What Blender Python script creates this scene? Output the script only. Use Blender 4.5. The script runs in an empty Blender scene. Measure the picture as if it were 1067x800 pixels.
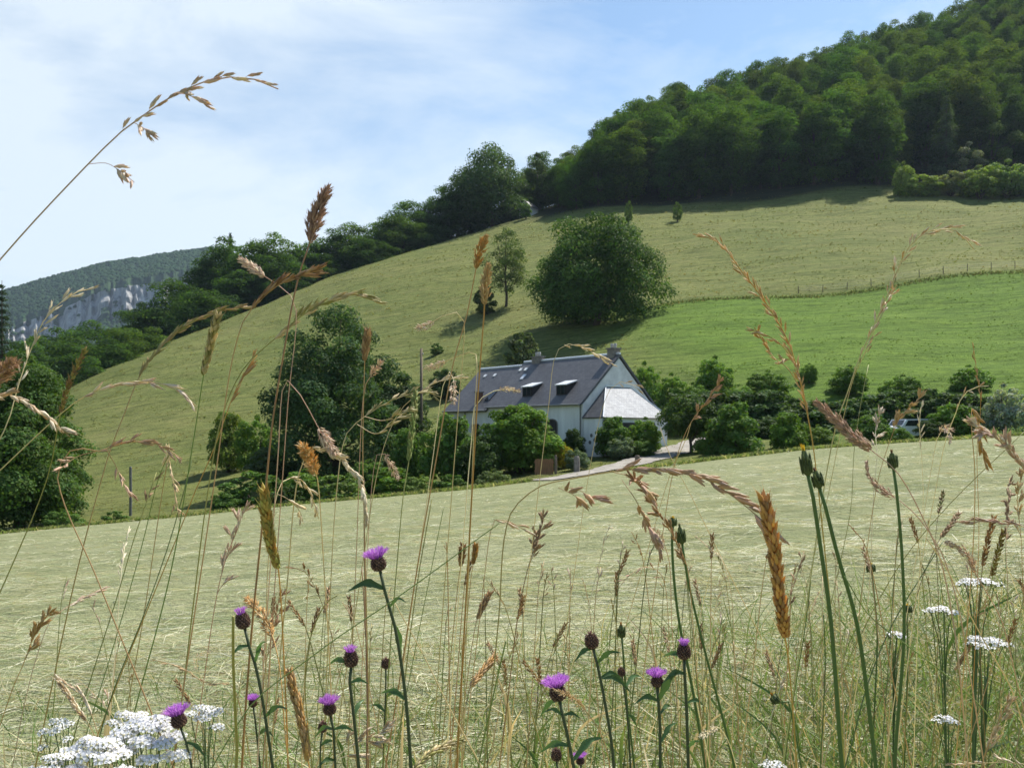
import bpy, math, random
import numpy as np
R = math.radians
rng = np.random.default_rng(7)
random.seed(7)
F = 950.0            # focal length in photo pixels (1067 wide)
CX, HY = 533.5, 452.0
scene = bpy.context.scene
col = scene.collection

# ------------------------------------------------------------------ scene, camera, light
scene.view_settings.view_transform = 'Standard'
scene.view_settings.look = 'None'
scene.view_settings.gamma = 1.0
scene.view_settings.use_curve_mapping = False
scene.view_settings.exposure = 0.82
cam = bpy.data.objects.new('camera', bpy.data.cameras.new('camera'))
col.objects.link(cam)
cam.rotation_euler = (R(90), 0, 0)
cam.data.sensor_width = 36.0
cam.data.lens = F / 1067 * 36
cam.data.shift_y = (HY - 400) / 1067
cam.data.clip_start = 0.05
cam.data.clip_end = 9000
cam.data.dof.use_dof = True
cam.data.dof.focus_distance = 1.5
cam.data.dof.aperture_fstop = 30
scene.camera = cam

SUN_AZ, SUN_EL = 46.0, 55.0     # azimuth to the right of the view direction
sd = bpy.data.lights.new('sun', 'SUN')
sd.energy = 5.0
sd.angle = R(0.53)
sd.color = (1.0, 0.95, 0.87)
sun = bpy.data.objects.new('sun', sd)
col.objects.link(sun)
sun.rotation_euler = (R(90 - SUN_EL), 0, R(-SUN_AZ + 180))
# direction towards the sun
SV = np.array([math.sin(R(SUN_AZ)) * math.cos(R(SUN_EL)), math.cos(R(SUN_AZ)) * math.cos(R(SUN_EL)), math.sin(R(SUN_EL))])
from mathutils import Vector
sun.rotation_euler = Vector(SV).to_track_quat('Z', 'Y').to_euler()

world = bpy.data.worlds.new('World')
scene.world = world
world.use_nodes = True
nt = world.node_tree
nt.nodes.clear()
N = nt.nodes.new
L = nt.links.new
out = N('ShaderNodeOutputWorld')
bg = N('ShaderNodeBackground')
bg.inputs['Strength'].default_value = 0.072
sky = N('ShaderNodeTexSky')
sky.sky_type = 'NISHITA'
sky.sun_disc = False
sky.sun_elevation = R(SUN_EL)
sky.sun_rotation = R(SUN_AZ)
sky.air_density = 1.0
sky.dust_density = 0.6
sky.ozone_density = 1.5
tc = N('ShaderNodeTexCoord')
mp = N('ShaderNodeMapping')
mp.inputs['Rotation'].default_value = (0.15, R(-28), 0.2)
mp.inputs['Scale'].default_value = (1.2, 1.6, 3.1)
mp.inputs['Location'].default_value = (0.55, 0.1, 0.25)
n1 = N('ShaderNodeTexNoise')
n1.inputs['Scale'].default_value = 2.6
n1.inputs['Detail'].default_value = 9
n1.inputs['Roughness'].default_value = 0.6
n1.inputs['Distortion'].default_value = 0.35
rp = N('ShaderNodeValToRGB')
rp.color_ramp.elements[0].position = 0.36
rp.color_ramp.elements[0].color = (0, 0, 0, 1)
rp.color_ramp.elements[1].position = 0.72
rp.color_ramp.elements[1].color = (1, 1, 1, 1)
sx = N('ShaderNodeSeparateXYZ')
ml = N('ShaderNodeMapRange')         # the cirrus is thicker to the west (left)
ml.inputs['From Min'].default_value = 0.35
ml.inputs['From Max'].default_value = -0.45
ml.inputs['To Min'].default_value = -0.10
ml.inputs['To Max'].default_value = 0.17
ad = N('ShaderNodeMath'); ad.operation = 'ADD'
mlow = N('ShaderNodeMapRange')       # thin veil thickens towards the horizon
mlow.inputs['From Min'].default_value = 0.45
mlow.inputs['From Max'].default_value = 0.05
mlow.inputs['To Min'].default_value = 0.0
mlow.inputs['To Max'].default_value = 0.07
ad2 = N('ShaderNodeMath'); ad2.operation = 'ADD'
mul = N('ShaderNodeMath'); mul.operation = 'MULTIPLY'; mul.inputs[1].default_value = 0.85
mixc = N('ShaderNodeMix'); mixc.data_type = 'RGBA'
mixc.inputs[7].default_value = (7.0, 7.75, 8.3, 1)
L(tc.outputs['Generated'], mp.inputs['Vector'])
L(tc.outputs['Generated'], sx.inputs[0])
L(mp.outputs[0], n1.inputs['Vector'])
L(sx.outputs['X'], ml.inputs['Value'])
L(sx.outputs['Z'], mlow.inputs['Value'])
L(n1.outputs['Fac'], ad.inputs[0]); L(ml.outputs[0], ad.inputs[1])
L(ad.outputs[0], ad2.inputs[0]); L(mlow.outputs[0], ad2.inputs[1])
L(ad2.outputs[0], rp.inputs['Fac'])
L(rp.outputs['Color'], mul.inputs[0])
high = N('ShaderNodeMapRange'); high.interpolation_type = 'SMOOTHSTEP'      # clear blue overhead
high.inputs['From Min'].default_value = 0.40; high.inputs['From Max'].default_value = 0.66
high.inputs['To Min'].default_value = 1.0; high.inputs['To Max'].default_value = 0.12
front = N('ShaderNodeMapRange'); front.interpolation_type = 'SMOOTHSTEP'     # the cirrus field lies over the far side of the valley
front.inputs['From Min'].default_value = -0.2; front.inputs['From Max'].default_value = 0.35
front.inputs['To Min'].default_value = 0.25; front.inputs['To Max'].default_value = 1.0
m2 = N('ShaderNodeMath'); m2.operation = 'MULTIPLY'
m3 = N('ShaderNodeMath'); m3.operation = 'MULTIPLY'
L(sx.outputs['Z'], high.inputs['Value']); L(sx.outputs['Y'], front.inputs['Value'])
L(mul.outputs[0], m2.inputs[0]); L(high.outputs[0], m2.inputs[1])
L(m2.outputs[0], m3.inputs[0]); L(front.outputs[0], m3.inputs[1])
L(m3.outputs[0], mixc.inputs[0])
tint = N('ShaderNodeMix'); tint.data_type = 'RGBA'; tint.blend_type = 'MULTIPLY'; tint.inputs[0].default_value = 1.0
tint.inputs[7].default_value = (1.02, 1.17, 1.2, 1)      # the camera's cyan-leaning white balance
L(sky.outputs['Color'], tint.inputs[6])
L(tint.outputs[2], mixc.inputs[6])
L(mixc.outputs[2], bg.inputs['Color'])
L(bg.outputs[0], out.inputs['Surface'])

# ------------------------------------------------------------------ materials
def new_mat(name):
    m = bpy.data.materials.new(name)
    m.use_nodes = True
    m.node_tree.nodes.clear()
    return m, m.node_tree

def plain(name, rgb, rough=0.7, spec=0.3, noise=0.0, nscale=8.0, bump=0.0, metallic=0.0, stretch=(1, 1, 1)):
    m, t = new_mat(name)
    o = t.nodes.new('ShaderNodeOutputMaterial')
    b = t.nodes.new('ShaderNodeBsdfPrincipled')
    b.inputs['Roughness'].default_value = rough
    b.inputs['Specular IOR Level'].default_value = spec
    b.inputs['Metallic'].default_value = metallic
    b.inputs['Base Color'].default_value = (*rgb, 1)
    t.links.new(b.outputs[0], o.inputs[0])
    if noise or bump:
        c = t.nodes.new('ShaderNodeTexCoord')
        g = t.nodes.new('ShaderNodeMapping'); g.inputs['Scale'].default_value = stretch
        n = t.nodes.new('ShaderNodeTexNoise')
        n.inputs['Scale'].default_value = nscale
        n.inputs['Detail'].default_value = 6
        n.inputs['Roughness'].default_value = 0.65
        t.links.new(c.outputs['Object'], g.inputs[0])
        t.links.new(g.outputs[0], n.inputs['Vector'])
        if noise:
            r = t.nodes.new('ShaderNodeMapRange')
            r.inputs['From Min'].default_value = 0.3
            r.inputs['From Max'].default_value = 0.7
            r.inputs['To Min'].default_value = 1 - noise
            r.inputs['To Max'].default_value = 1 + noise
            v = t.nodes.new('ShaderNodeVectorMath'); v.operation = 'SCALE'
            v.inputs[0].default_value = rgb
            t.links.new(n.outputs['Fac'], r.inputs['Value'])
            t.links.new(r.outputs[0], v.inputs['Scale'])
            t.links.new(v.outputs[0], b.inputs['Base Color'])
        if bump:
            u = t.nodes.new('ShaderNodeBump')
            u.inputs['Strength'].default_value = bump
            u.inputs['Distance'].default_value = 0.02
            t.links.new(n.outputs['Fac'], u.inputs['Height'])
            t.links.new(u.outputs[0], b.inputs['Normal'])
    return m

def foliage(name, rough=0.6, spec=0.12, trans=0.30, tint=(1.5, 1.6, 0.45), use_object=True):
    """leaf / stalk material: vertex attribute 'tone' times the object's own colour, partly translucent"""
    m, t = new_mat(name)
    o = t.nodes.new('ShaderNodeOutputMaterial')
    b = t.nodes.new('ShaderNodeBsdfPrincipled')
    b.inputs['Roughness'].default_value = rough
    b.inputs['Specular IOR Level'].default_value = spec
    a = t.nodes.new('ShaderNodeAttribute'); a.attribute_name = 'tone'
    colr = a.outputs['Color']
    if use_object:
        i = t.nodes.new('ShaderNodeObjectInfo')
        v = t.nodes.new('ShaderNodeVectorMath'); v.operation = 'MULTIPLY'
        t.links.new(a.outputs['Color'], v.inputs[0])
        t.links.new(i.outputs['Color'], v.inputs[1])
        colr = v.outputs[0]
    t.links.new(colr, b.inputs['Base Color'])
    tr = t.nodes.new('ShaderNodeBsdfTranslucent')
    w = t.nodes.new('ShaderNodeVectorMath'); w.operation = 'MULTIPLY'
    w.inputs[1].default_value = tint
    t.links.new(colr, w.inputs[0])
    t.links.new(w.outputs[0], tr.inputs['Color'])
    x = t.nodes.new('ShaderNodeMixShader'); x.inputs[0].default_value = trans
    t.links.new(b.outputs[0], x.inputs[1])
    t.links.new(tr.outputs[0], x.inputs[2])
    t.links.new(x.outputs[0], o.inputs[0])
    return m

M = {}
M['leaf'] = foliage('leaf', spec=.08)
M['beech'] = foliage('beech_leaf', .7, .04, .40, (2.0, 2.15, .5))
M['herb'] = foliage('herb', 0.45, 0.4, 0.30, (1.2, 1.2, 0.7), use_object=False)
M['dry'] = foliage('dry_grass', 0.55, 0.4, 0.3, (1.15, 1.0, 0.7), use_object=False)
M['petal'] = foliage('petal', 0.6, 0.2, 0.35, (1.1, 1.0, 1.15), use_object=False)
M['meadow'] = foliage('meadow', 0.8, 0.1, 0.5, (1.15, 1.1, .8), use_object=False)
M['bark'] = plain('bark', (0.075, 0.06, 0.045), 0.9, 0.1, 0.4, 6, 0.6, stretch=(3, 3, 0.6))
M['wood'] = plain('weathered_wood', (0.17, 0.135, 0.10), 0.85, 0.15, 0.3, 10, 0.3, stretch=(4, 4, 0.5))
M['gatewood'] = plain('brown_boards', (0.24, 0.13, 0.07), 0.8, 0.2, 0.3, 7, 0.3, stretch=(5, 5, 0.5))
M['grey_post'] = plain('grey_post', (0.16, 0.16, 0.15), 0.85, 0.15, 0.3, 8, 0.3)
M['render'] = plain('white_render', (0.70, 0.71, 0.70), 0.9, 0.15, 0.16, .9, 0.15, stretch=(1.6, 1.6, .35))
M['gable'] = plain('gable_render', (0.66, 0.66, 0.65), 0.9, 0.15, 0.16, 1.6, 0.3)
M['stone'] = plain('stone', (0.20, 0.18, 0.16), 0.9, 0.15, 0.4, 5, 0.6)
M['brick'] = plain('brick', (0.19, 0.10, 0.07), 0.9, 0.15, 0.35, 9, 0.5)
M['pot'] = plain('chimney_pot', (0.42, 0.40, 0.38), 0.7, 0.2, 0.2, 8)
M['zinc'] = plain('zinc_sheet', (0.72, 0.74, 0.76), 0.38, 0.5, 0.06, 3, 0.05, metallic=0.35)
M['glass'] = plain('window_glass', (0.02, 0.025, 0.03), 0.08, 0.6)
M['darkwood'] = plain('dark_joinery', (0.035, 0.03, 0.03), 0.6, 0.3)
M['trim'] = plain('white_trim', (0.72, 0.73, 0.74), 0.6, 0.3)
M['wire'] = plain('wire', (0.25, 0.25, 0.24), 0.5, 0.4, metallic=0.6)
M['paint'] = plain('white_car_paint', (0.74, 0.75, 0.77), 0.25, 0.5)
M['tyre'] = plain('tyre', (0.02, 0.02, 0.02), 0.85, 0.2)

def slate(name, rgb, rough=0.42):
    m, t = new_mat(name)
    o = t.nodes.new('ShaderNodeOutputMaterial')
    b = t.nodes.new('ShaderNodeBsdfPrincipled')
    b.inputs['Roughness'].default_value = rough
    b.inputs['Specular IOR Level'].default_value = 0.45
    c = t.nodes.new('ShaderNodeUVMap')
    k = t.nodes.new('ShaderNodeTexBrick')
    k.inputs['Scale'].default_value = 1.0
    k.inputs['Brick Width'].default_value = 0.24
    k.inputs['Row Height'].default_value = 0.16
    k.inputs['Mortar Size'].default_value = 0.008
    k.inputs['Color1'].default_value = (rgb[0] * .8, rgb[1] * .8, rgb[2] * .82, 1)
    k.inputs['Color2'].default_value = (rgb[0] * 1.2, rgb[1] * 1.2, rgb[2] * 1.18, 1)
    k.inputs['Mortar'].default_value = (rgb[0] * .4, rgb[1] * .4, rgb[2] * .4, 1)
    n = t.nodes.new('ShaderNodeTexNoise'); n.inputs['Scale'].default_value = 0.9; n.inputs['Detail'].default_value = 5
    t.links.new(c.outputs[0], k.inputs['Vector']); t.links.new(c.outputs[0], n.inputs['Vector'])
    r = t.nodes.new('ShaderNodeMapRange')
    r.inputs['To Min'].default_value = 0.7; r.inputs['To Max'].default_value = 1.3
    v = t.nodes.new('ShaderNodeVectorMath'); v.operation = 'SCALE'
    t.links.new(n.outputs['Fac'], r.inputs['Value']); t.links.new(r.outputs[0], v.inputs['Scale'])
    t.links.new(k.outputs['Color'], v.inputs[0]); t.links.new(v.outputs[0], b.inputs['Base Color'])
    u = t.nodes.new('ShaderNodeBump'); u.inputs['Strength'].default_value = 0.4; u.inputs['Distance'].default_value = 0.01
    u.invert = True
    t.links.new(k.outputs['Fac'], u.inputs['Height']); t.links.new(u.outputs[0], b.inputs['Normal'])
    t.links.new(b.outputs[0], o.inputs[0])
    return m
M['slate'] = slate('roof_slate', (0.088, 0.088, 0.095), 0.5)
M['sunlitsl'] = slate('painted_sunlit_slate', (0.27, 0.28, 0.30), 0.62)  # same slate as the roof, sun and gloss painted in as a lighter colour

# ------------------------------------------------------------------ mesh builder
class MB:
    """collects quads and triangles with a per-vertex tone; build() links them as ONE mesh object"""
    def __init__(s):
        s.v, s.q, s.t, s.c, s.n = [], [], [], [], 0
    def add(s, v, q=None, t=None, c=(1, 1, 1)):
        v = np.asarray(v, float).reshape(-1, 3)
        if q is not None and len(q): s.q.append(np.asarray(q, np.int64).reshape(-1, 4) + s.n)
        if t is not None and len(t): s.t.append(np.asarray(t, np.int64).reshape(-1, 3) + s.n)
        c = np.asarray(c, float)
        if c.ndim == 1: c = np.tile(c, (len(v), 1))
        s.v.append(v); s.c.append(c); s.n += len(v)
        return s
    def box(s, x0, x1, y0, y1, z0, z1, c=(1, 1, 1)):
        v = [(x, y, z) for z in (z0, z1) for y in (y0, y1) for x in (x0, x1)]
        return s.add(v, [(0, 2, 3, 1), (4, 5, 7, 6), (0, 1, 5, 4), (2, 6, 7, 3), (0, 4, 6, 2), (1, 3, 7, 5)], c=c)
    def tube(s, pts, rad, k=6, c=(1, 1, 1), cap=True):
        P = np.asarray(pts, float); n = len(P)
        r = np.broadcast_to(np.asarray(rad, float), (n,))
        T = np.gradient(P, axis=0); T /= np.linalg.norm(T, axis=1)[:, None] + 1e-12
        up = np.array([0, 1, 0.]) if abs(T[0][1]) < 0.9 else np.array([1., 0, 0])
        V = []
        for i in range(n):
            a = np.cross(T[i], up); a /= np.linalg.norm(a) + 1e-12
            b = np.cross(a, T[i]); up = b
            th = np.arange(k) * 2 * np.pi / k
            V.append(P[i] + r[i] * (np.cos(th)[:, None] * a + np.sin(th)[:, None] * b))
        V = np.concatenate(V)
        j = np.arange(k); j2 = (j + 1) % k
        Q = np.concatenate([np.stack([i * k + j, i * k + j2, (i + 1) * k + j2, (i + 1) * k + j], 1) for i in range(n - 1)])
        T3 = None
        if cap:
            V = np.concatenate([V, P[:1], P[-1:]])
            T3 = np.concatenate([np.stack([j2, j, np.full(k, n * k)], 1), np.stack([(n - 1) * k + j, (n - 1) * k + j2, np.full(k, n * k + 1)], 1)])
        cc = np.asarray(c, float)
        if cc.ndim == 2:
            cc = np.repeat(cc, k, 0)
            if cap: cc = np.concatenate([cc, np.asarray(c)[:1], np.asarray(c)[-1:]])
        return s.add(V, Q, T3, cc)
    def spindles(s, base, d, ln, rad, colr, k=5, prof=((0, .25), (.3, 1), (.7, .7), (1, .06))):
        """many lens-shaped seeds at once"""
        base = np.asarray(base, float); m = len(base)
        if m == 0: return s
        d = np.asarray(d, float); d = d / (np.linalg.norm(d, axis=1)[:, None] + 1e-12)
        ln = np.broadcast_to(ln, (m,)); rad = np.broadcast_to(rad, (m,))
        up = np.where(np.abs(d[:, 2:3]) < .9, np.array([[0, 0, 1.]]), np.array([[1., 0, 0]]))
        a = np.cross(d, up); a /= np.linalg.norm(a, axis=1)[:, None] + 1e-12
        b = np.cross(d, a)
        th = np.arange(k) * 2 * np.pi / k
        rings = []
        for t, r in prof:
            ring = base[:, None] + (d * (ln * t)[:, None])[:, None] + (rad * r)[:, None, None] * (np.cos(th)[None, :, None] * a[:, None] + np.sin(th)[None, :, None] * b[:, None])
            rings.append(ring)
        V = np.stack(rings, 1).reshape(m, -1, 3); nr = len(prof)
        j = np.arange(k); j2 = (j + 1) % k
        q1 = np.concatenate([np.stack([i * k + j, i * k + j2, (i + 1) * k + j2, (i + 1) * k + j], 1) for i in range(nr - 1)])
        Q = (q1[None] + (np.arange(m) * nr * k)[:, None, None]).reshape(-1, 4)
        colr = np.asarray(colr, float)
        if colr.ndim == 1: colr = np.tile(colr, (m, 1))
        return s.add(V.reshape(-1, 3), Q, None, np.repeat(colr, nr * k, 0))
    def leaves(s, c, nrm, size, colr, aspect=0.6, fold=0.25):
        """rhombic folded leaves"""
        m = len(c)
        nrm = nrm / (np.linalg.norm(nrm, axis=1)[:, None] + 1e-12)
        r = rng.normal(size=(m, 3))
        u = np.cross(nrm, r); u /= np.linalg.norm(u, axis=1)[:, None] + 1e-12
        w = np.cross(nrm, u)
        sz = np.broadcast_to(size, (m,))[:, None]
        V = np.stack([c - u * sz * .5, c + w * sz * .5 * aspect + nrm * sz * fold * .5, c + u * sz * .5, c - w * sz * .5 * aspect + nrm * sz * fold * .5], 1)
        T = (np.array([[0, 2, 1], [0, 3, 2]])[None] + (np.arange(m) * 4)[:, None, None]).reshape(-1, 3)
        return s.add(V.reshape(-1, 3), None, T, np.repeat(colr, 4, 0))
    def blades(s, base, d, ln, wid, droop, colr, seg=3, side=None):
        """thin ribbons that start along d and bend towards droop (vectors)"""
        m = len(base)
        d = d / (np.linalg.norm(d, axis=1)[:, None] + 1e-12)
        if side is None:
            side = np.cross(d, rng.normal(size=(m, 3)))
        side = side / (np.linalg.norm(side, axis=1)[:, None] + 1e-12)
        ln = np.broadcast_to(ln, (m,))[:, None]; wid = np.broadcast_to(wid, (m,))[:, None]
        rows = []
        for i in range(seg + 1):
            t = i / seg
            p = base + d * ln * t + droop * ln * t * t
            w = wid * (1 - t ** 2.2 * 0.92) * .5
            rows += [p - side * w, p + side * w]
        V = np.stack(rows, 1).reshape(-1, 3)
        q1 = np.array([[2 * i, 2 * i + 1, 2 * i + 3, 2 * i + 2] for i in range(seg)])
        Q = (q1[None] + (np.arange(m) * 2 * (seg + 1))[:, None, None]).reshape(-1, 4)
        return s.add(V, Q, None, np.repeat(colr, 2 * (seg + 1), 0))
    def mesh(s, name, mat, smooth=False):
        V = np.concatenate(s.v); C = np.concatenate(s.c)
        Q = np.concatenate(s.q) if s.q else np.zeros((0, 4), np.int64)
        T = np.concatenate(s.t) if s.t else np.zeros((0, 3), np.int64)
        me = bpy.data.meshes.new(name)
        me.vertices.add(len(V)); me.vertices.foreach_set('co', V.astype(np.float32).ravel())
        nl = len(Q) * 4 + len(T) * 3
        me.loops.add(nl)
        me.loops.foreach_set('vertex_index', np.concatenate([Q.ravel(), T.ravel()]).astype(np.int32))
        me.polygons.add(len(Q) + len(T))
        ls = np.concatenate([np.arange(len(Q)) * 4, len(Q) * 4 + np.arange(len(T)) * 3]).astype(np.int32)
        me.polygons.foreach_set('loop_start', ls)
        me.polygons.foreach_set('use_smooth', np.full(len(Q) + len(T), smooth))
        at = me.color_attributes.new('tone', 'FLOAT_COLOR', 'POINT')
        at.data.foreach_set('color', np.concatenate([C, np.ones((len(C), 1))], 1).astype(np.float32).ravel())
        me.update(calc_edges=True)
        me.validate()
        me.materials.append(mat)
        return me
    def build(s, name, mat, parent=None, smooth=False):
        o = bpy.data.objects.new(name, s.mesh(name, mat, smooth))
        col.objects.link(o)
        if parent is not None: o.parent = parent
        return o

def tag(o, label=None, cat=None, group=None, kind=None):
    if label: o['label'] = label
    if cat: o['category'] = cat
    if group: o['group'] = group
    if kind: o['kind'] = kind
    return o

def empty(name, loc=(0, 0, 0), rz=0.0, label=None, cat=None, group=None):
    o = bpy.data.objects.new(name, None)
    o.empty_display_size = 0.2
    col.objects.link(o)
    o.location = loc
    o.rotation_euler = (0, 0, rz)
    return tag(o, label, cat, group)

def catmull(P, n):
    P = np.asarray(P, float)
    if len(P) == 2: return P[0] + (P[1] - P[0]) * np.linspace(0, 1, n)[:, None]
    t = np.concatenate([[0], np.cumsum(np.maximum(np.linalg.norm(np.diff(P, axis=0), axis=1), 1e-9))])
    E = np.concatenate([[2 * P[0] - P[1]], P, [2 * P[-1] - P[-2]]])
    te = np.concatenate([[t[0] - (t[1] - t[0])], t, [t[-1] + (t[-1] - t[-2])]])
    o = []
    for x in np.linspace(0, t[-1], n):
        i = min(max(np.searchsorted(t, x, 'right') - 1, 0), len(P) - 2)
        p0, p1, p2, p3 = E[i:i + 4]; t0, t1, t2, t3 = te[i:i + 4]
        m1 = (p2 - p0) / (t2 - t0); m2 = (p3 - p1) / (t3 - t1); h = t2 - t1; a = (x - t1) / h
        o.append((2 * a**3 - 3 * a**2 + 1) * p1 + (a**3 - 2 * a**2 + a) * h * m1 + (-2 * a**3 + 3 * a**2) * p2 + (a**3 - a**2) * h * m2)
    return np.array(o)

# ------------------------------------------------------------------ the land
YK = np.array([40, 45, 52, 60, 72, 85, 110, 130, 150, 180, 200, 210, 240, 280, 330, 450, 700, 1100, 3600.])
LAND = {
    -700: {45: 640, 60: 640, 85: 600, 150: 520, 210: 500, 450: 462, 3600: 455},
    -250: {45: 580, 52: 580, 60: 576, 72: 560, 85: 540, 110: 500, 130: 480, 150: 470, 210: 456, 450: 450, 3600: 453},
    0: {45: 556, 52: 556, 60: 552, 72: 532, 85: 508, 110: 462, 130: 440, 150: 428, 180: 428, 210: 432, 450: 440, 3600: 452},
    130: {45: 544, 52: 543, 60: 536, 72: 514, 85: 490, 110: 440, 130: 403, 150: 375, 180: 380, 210: 392, 280: 410, 450: 430, 3600: 451},
    300: {45: 527, 52: 526, 60: 519, 72: 498, 85: 470, 110: 415, 130: 376, 150: 342, 180: 301, 200: 305, 240: 330, 450: 410, 3600: 450},
    437: {45: 515, 52: 511, 60: 500, 72: 478, 85: 450, 110: 392, 130: 354, 150: 322, 180: 280, 200: 255, 210: 254, 280: 290, 450: 370, 3600: 448},
    533: {45: 506, 52: 499, 60: 486, 72: 462, 85: 436, 110: 376, 130: 338, 150: 305, 180: 264, 210: 229, 240: 229, 280: 250, 450: 330, 3600: 445},
    620: {45: 495, 52: 489, 60: 471, 72: 453, 85: 426, 110: 360, 130: 318, 150: 290, 180: 250, 210: 218, 240: 195, 280: 180, 330: 185, 450: 230, 3600: 440},
    700: {45: 485, 52: 480, 60: 470, 72: 450, 85: 420, 110: 348, 130: 310, 150: 282, 180: 243, 210: 212, 240: 185, 280: 155, 330: 145, 450: 170, 3600: 430},
    850: {45: 467, 52: 465, 60: 462, 72: 446, 85: 413, 110: 338, 130: 299, 150: 270, 180: 228, 210: 196, 240: 162, 280: 125, 330: 108, 450: 130, 3600: 420},
    960: {45: 460, 52: 459, 60: 456, 72: 441, 85: 409, 110: 332, 130: 291, 150: 262, 180: 224, 210: 192, 240: 145, 280: 95, 330: 68, 450: 90, 3600: 420},
    1067: {45: 454, 52: 453, 60: 450, 72: 436, 85: 404, 110: 324, 130: 282, 150: 255, 180: 222, 210: 196, 240: 130, 280: 65, 330: 30, 450: 40, 3600: 420},
    1400: {45: 432, 52: 430, 60: 426, 72: 410, 85: 375, 110: 295, 130: 250, 180: 185, 210: 150, 240: 90, 280: 10, 330: -40, 450: -40, 3600: 400},
    1900: {45: 400, 52: 398, 60: 392, 72: 370, 85: 335, 110: 255, 130: 205, 180: 140, 210: 100, 280: -30, 330: -60, 450: -60, 3600: 390},
}
UG = np.linspace(-1.35, 1.35, 181)
LG = np.linspace(math.log(40), math.log(3600), 240)
def _table():
    us, rows = [], []
    for px in sorted(LAND):
        u = (px - CX) / F
        d = dict(LAND[px])
        ys = np.array(sorted(d)); zs = np.array([(HY - d[y]) / F * y for y in ys])
        z40 = -.85 + (.1 * u - .0404) * 40
        ys = np.concatenate([[40], ys]); zs = np.concatenate([[z40], zs])
        us.append(u); rows.append(np.interp(np.exp(LG), ys, zs))
    rows = np.array(rows)
    T = np.array([[np.interp(u, us, rows[:, j]) for j in range(len(LG))] for u in UG])
    def sm(A, k, ax):
        w = np.exp(-0.5 * (np.arange(-3 * k, 3 * k + 1) / k) ** 2); w /= w.sum()
        pad = [(0, 0), (0, 0)]; pad[ax] = (3 * k, 3 * k)
        return np.apply_along_axis(lambda r: np.convolve(r, w, 'valid'), ax, np.pad(A, pad, 'edge'))
    zf = T / np.exp(LG)[None]
    return sm(sm(zf, 4, 0), 1, 1)
TAB = _table()
_pn = rng.uniform(0, 6.28, (12,)); _pa = rng.uniform(0, 6.28, 12)
def H(x, y):
    """height of the land, relative to the eye of the photographer"""
    x = np.asarray(x, float); y = np.asarray(y, float)
    yy = np.maximum(y, 40.0)
    u = np.clip(x / yy, -1.34, 1.34); l = np.clip(np.log(yy), LG[0], LG[-1] - 1e-6)
    fi = (u - UG[0]) / (UG[1] - UG[0]); i = np.clip(fi.astype(int), 0, len(UG) - 2); a = fi - i
    fj = (l - LG[0]) / (LG[1] - LG[0]); j = np.clip(fj.astype(int), 0, len(LG) - 2); b = fj - j
    s = (TAB[i, j] * (1 - a) * (1 - b) + TAB[i + 1, j] * a * (1 - b) + TAB[i, j + 1] * (1 - a) * b + TAB[i + 1, j + 1] * a * b)
    zt = s * yy
    zp = -.85 + .1 * x - .0404 * y
    # small swells of the mown field
    zp = zp + .045 * np.sin(.9 * x + .35 * y + 1) * np.sin(.5 * y + .2 * x) * np.clip((y - 2) / 6, 0, 1) + .06 * np.sin(.27 * x + 2) * np.sin(.21 * y) * np.clip((y - 2) / 6, 0, 1)
    zp = zp + .04 * np.sin(2.1 * y + .45 * x + .9 * np.sin(.5 * x)) * np.clip((y - 3) / 4, 0, 1)      # rows of cut grass
    w = np.clip((y - 38) / 7, 0, 1); w = w * w * (3 - 2 * w)
    z = zp * (1 - w) + zt * w
    # rough ground on the slopes
    k = np.clip((y - 62) / 25, 0, 1) * np.clip((900 - y) / 300, 0, 1)
    z = z + k * (.35 * np.sin(.11 * x + .07 * y + _pn[0]) + .22 * np.sin(.23 * x - .19 * y + _pn[1]) + .10 * np.sin(.6 * y + .13 * x + _pn[2]) + .07 * np.sin(.9 * y - .2 * x + 1.3 * np.sin(.12 * x)))
    # the ledge between the rough upper pasture and the lush lower meadow
    yl = ledge(x)
    kk = np.clip((x - 14) / 10, 0, 1)
    return z + kk * .75 / (1 + np.exp(-(y - yl) / .8)) - kk * .75 / (1 + np.exp(-(y - yl - 9) / 5.0))
def ledge(x):
    return 126 + .05 * (np.asarray(x, float) - 30)
def ray(px, py, y0=2.0, y1=600.0):
    """point of the land seen along a direction"""
    ys = np.exp(np.linspace(math.log(y0), math.log(y1), 6000))
    u = (px - CX) / F
    d = H(u * ys, ys) - (HY - py) / F * ys
    k = np.argmax(d > 0)
    y = ys[k]
    return np.array([u * y, y, float(H(u * y, y))])
def at(px, py, y):
    return np.array([(px - CX) / F * y, y, (HY - py) / F * y])

EDGE = 45.6      # the mown field ends here
ys = np.concatenate([np.arange(-30, 2, 2.0), np.arange(2, 16, .4), np.arange(16, 43, .8), np.arange(43, 50, .25), np.arange(50, 90, .8), np.arange(90, 122, 1.2), np.arange(122, 145, .7), np.arange(145, 340, 2.0), np.geomspace(340, 3590, 45)])
ss = np.sinh(np.linspace(-1.6, 1.6, 330)) / math.sinh(1.6)
Wd = 1.02 * np.maximum(ys, 0) + 26
GX = ss[None] * Wd[:, None]; GY = np.repeat(ys[:, None], len(ss), 1)
GZ = H(GX, GY)
def edge_y(x):
    x = np.asarray(x, float)
    return EDGE + .35 * np.sin(.5 * x) + .25 * np.sin(1.3 * x + 1)
fieldm = np.clip((edge_y(GX) - GY) / .5 + .5, 0, 1)
lushm = np.clip((ledge(GX) - GY) / 1.5 + .5, 0, 1) * np.clip((GX - 10 + (GY - 95) * .2) / 14, 0, 1) * (1 - fieldm)
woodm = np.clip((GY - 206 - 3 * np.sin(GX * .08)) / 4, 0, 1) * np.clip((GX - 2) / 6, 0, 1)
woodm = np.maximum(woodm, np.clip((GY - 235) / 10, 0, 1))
g = MB()
nx = len(ss); ny = len(ys)
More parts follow.
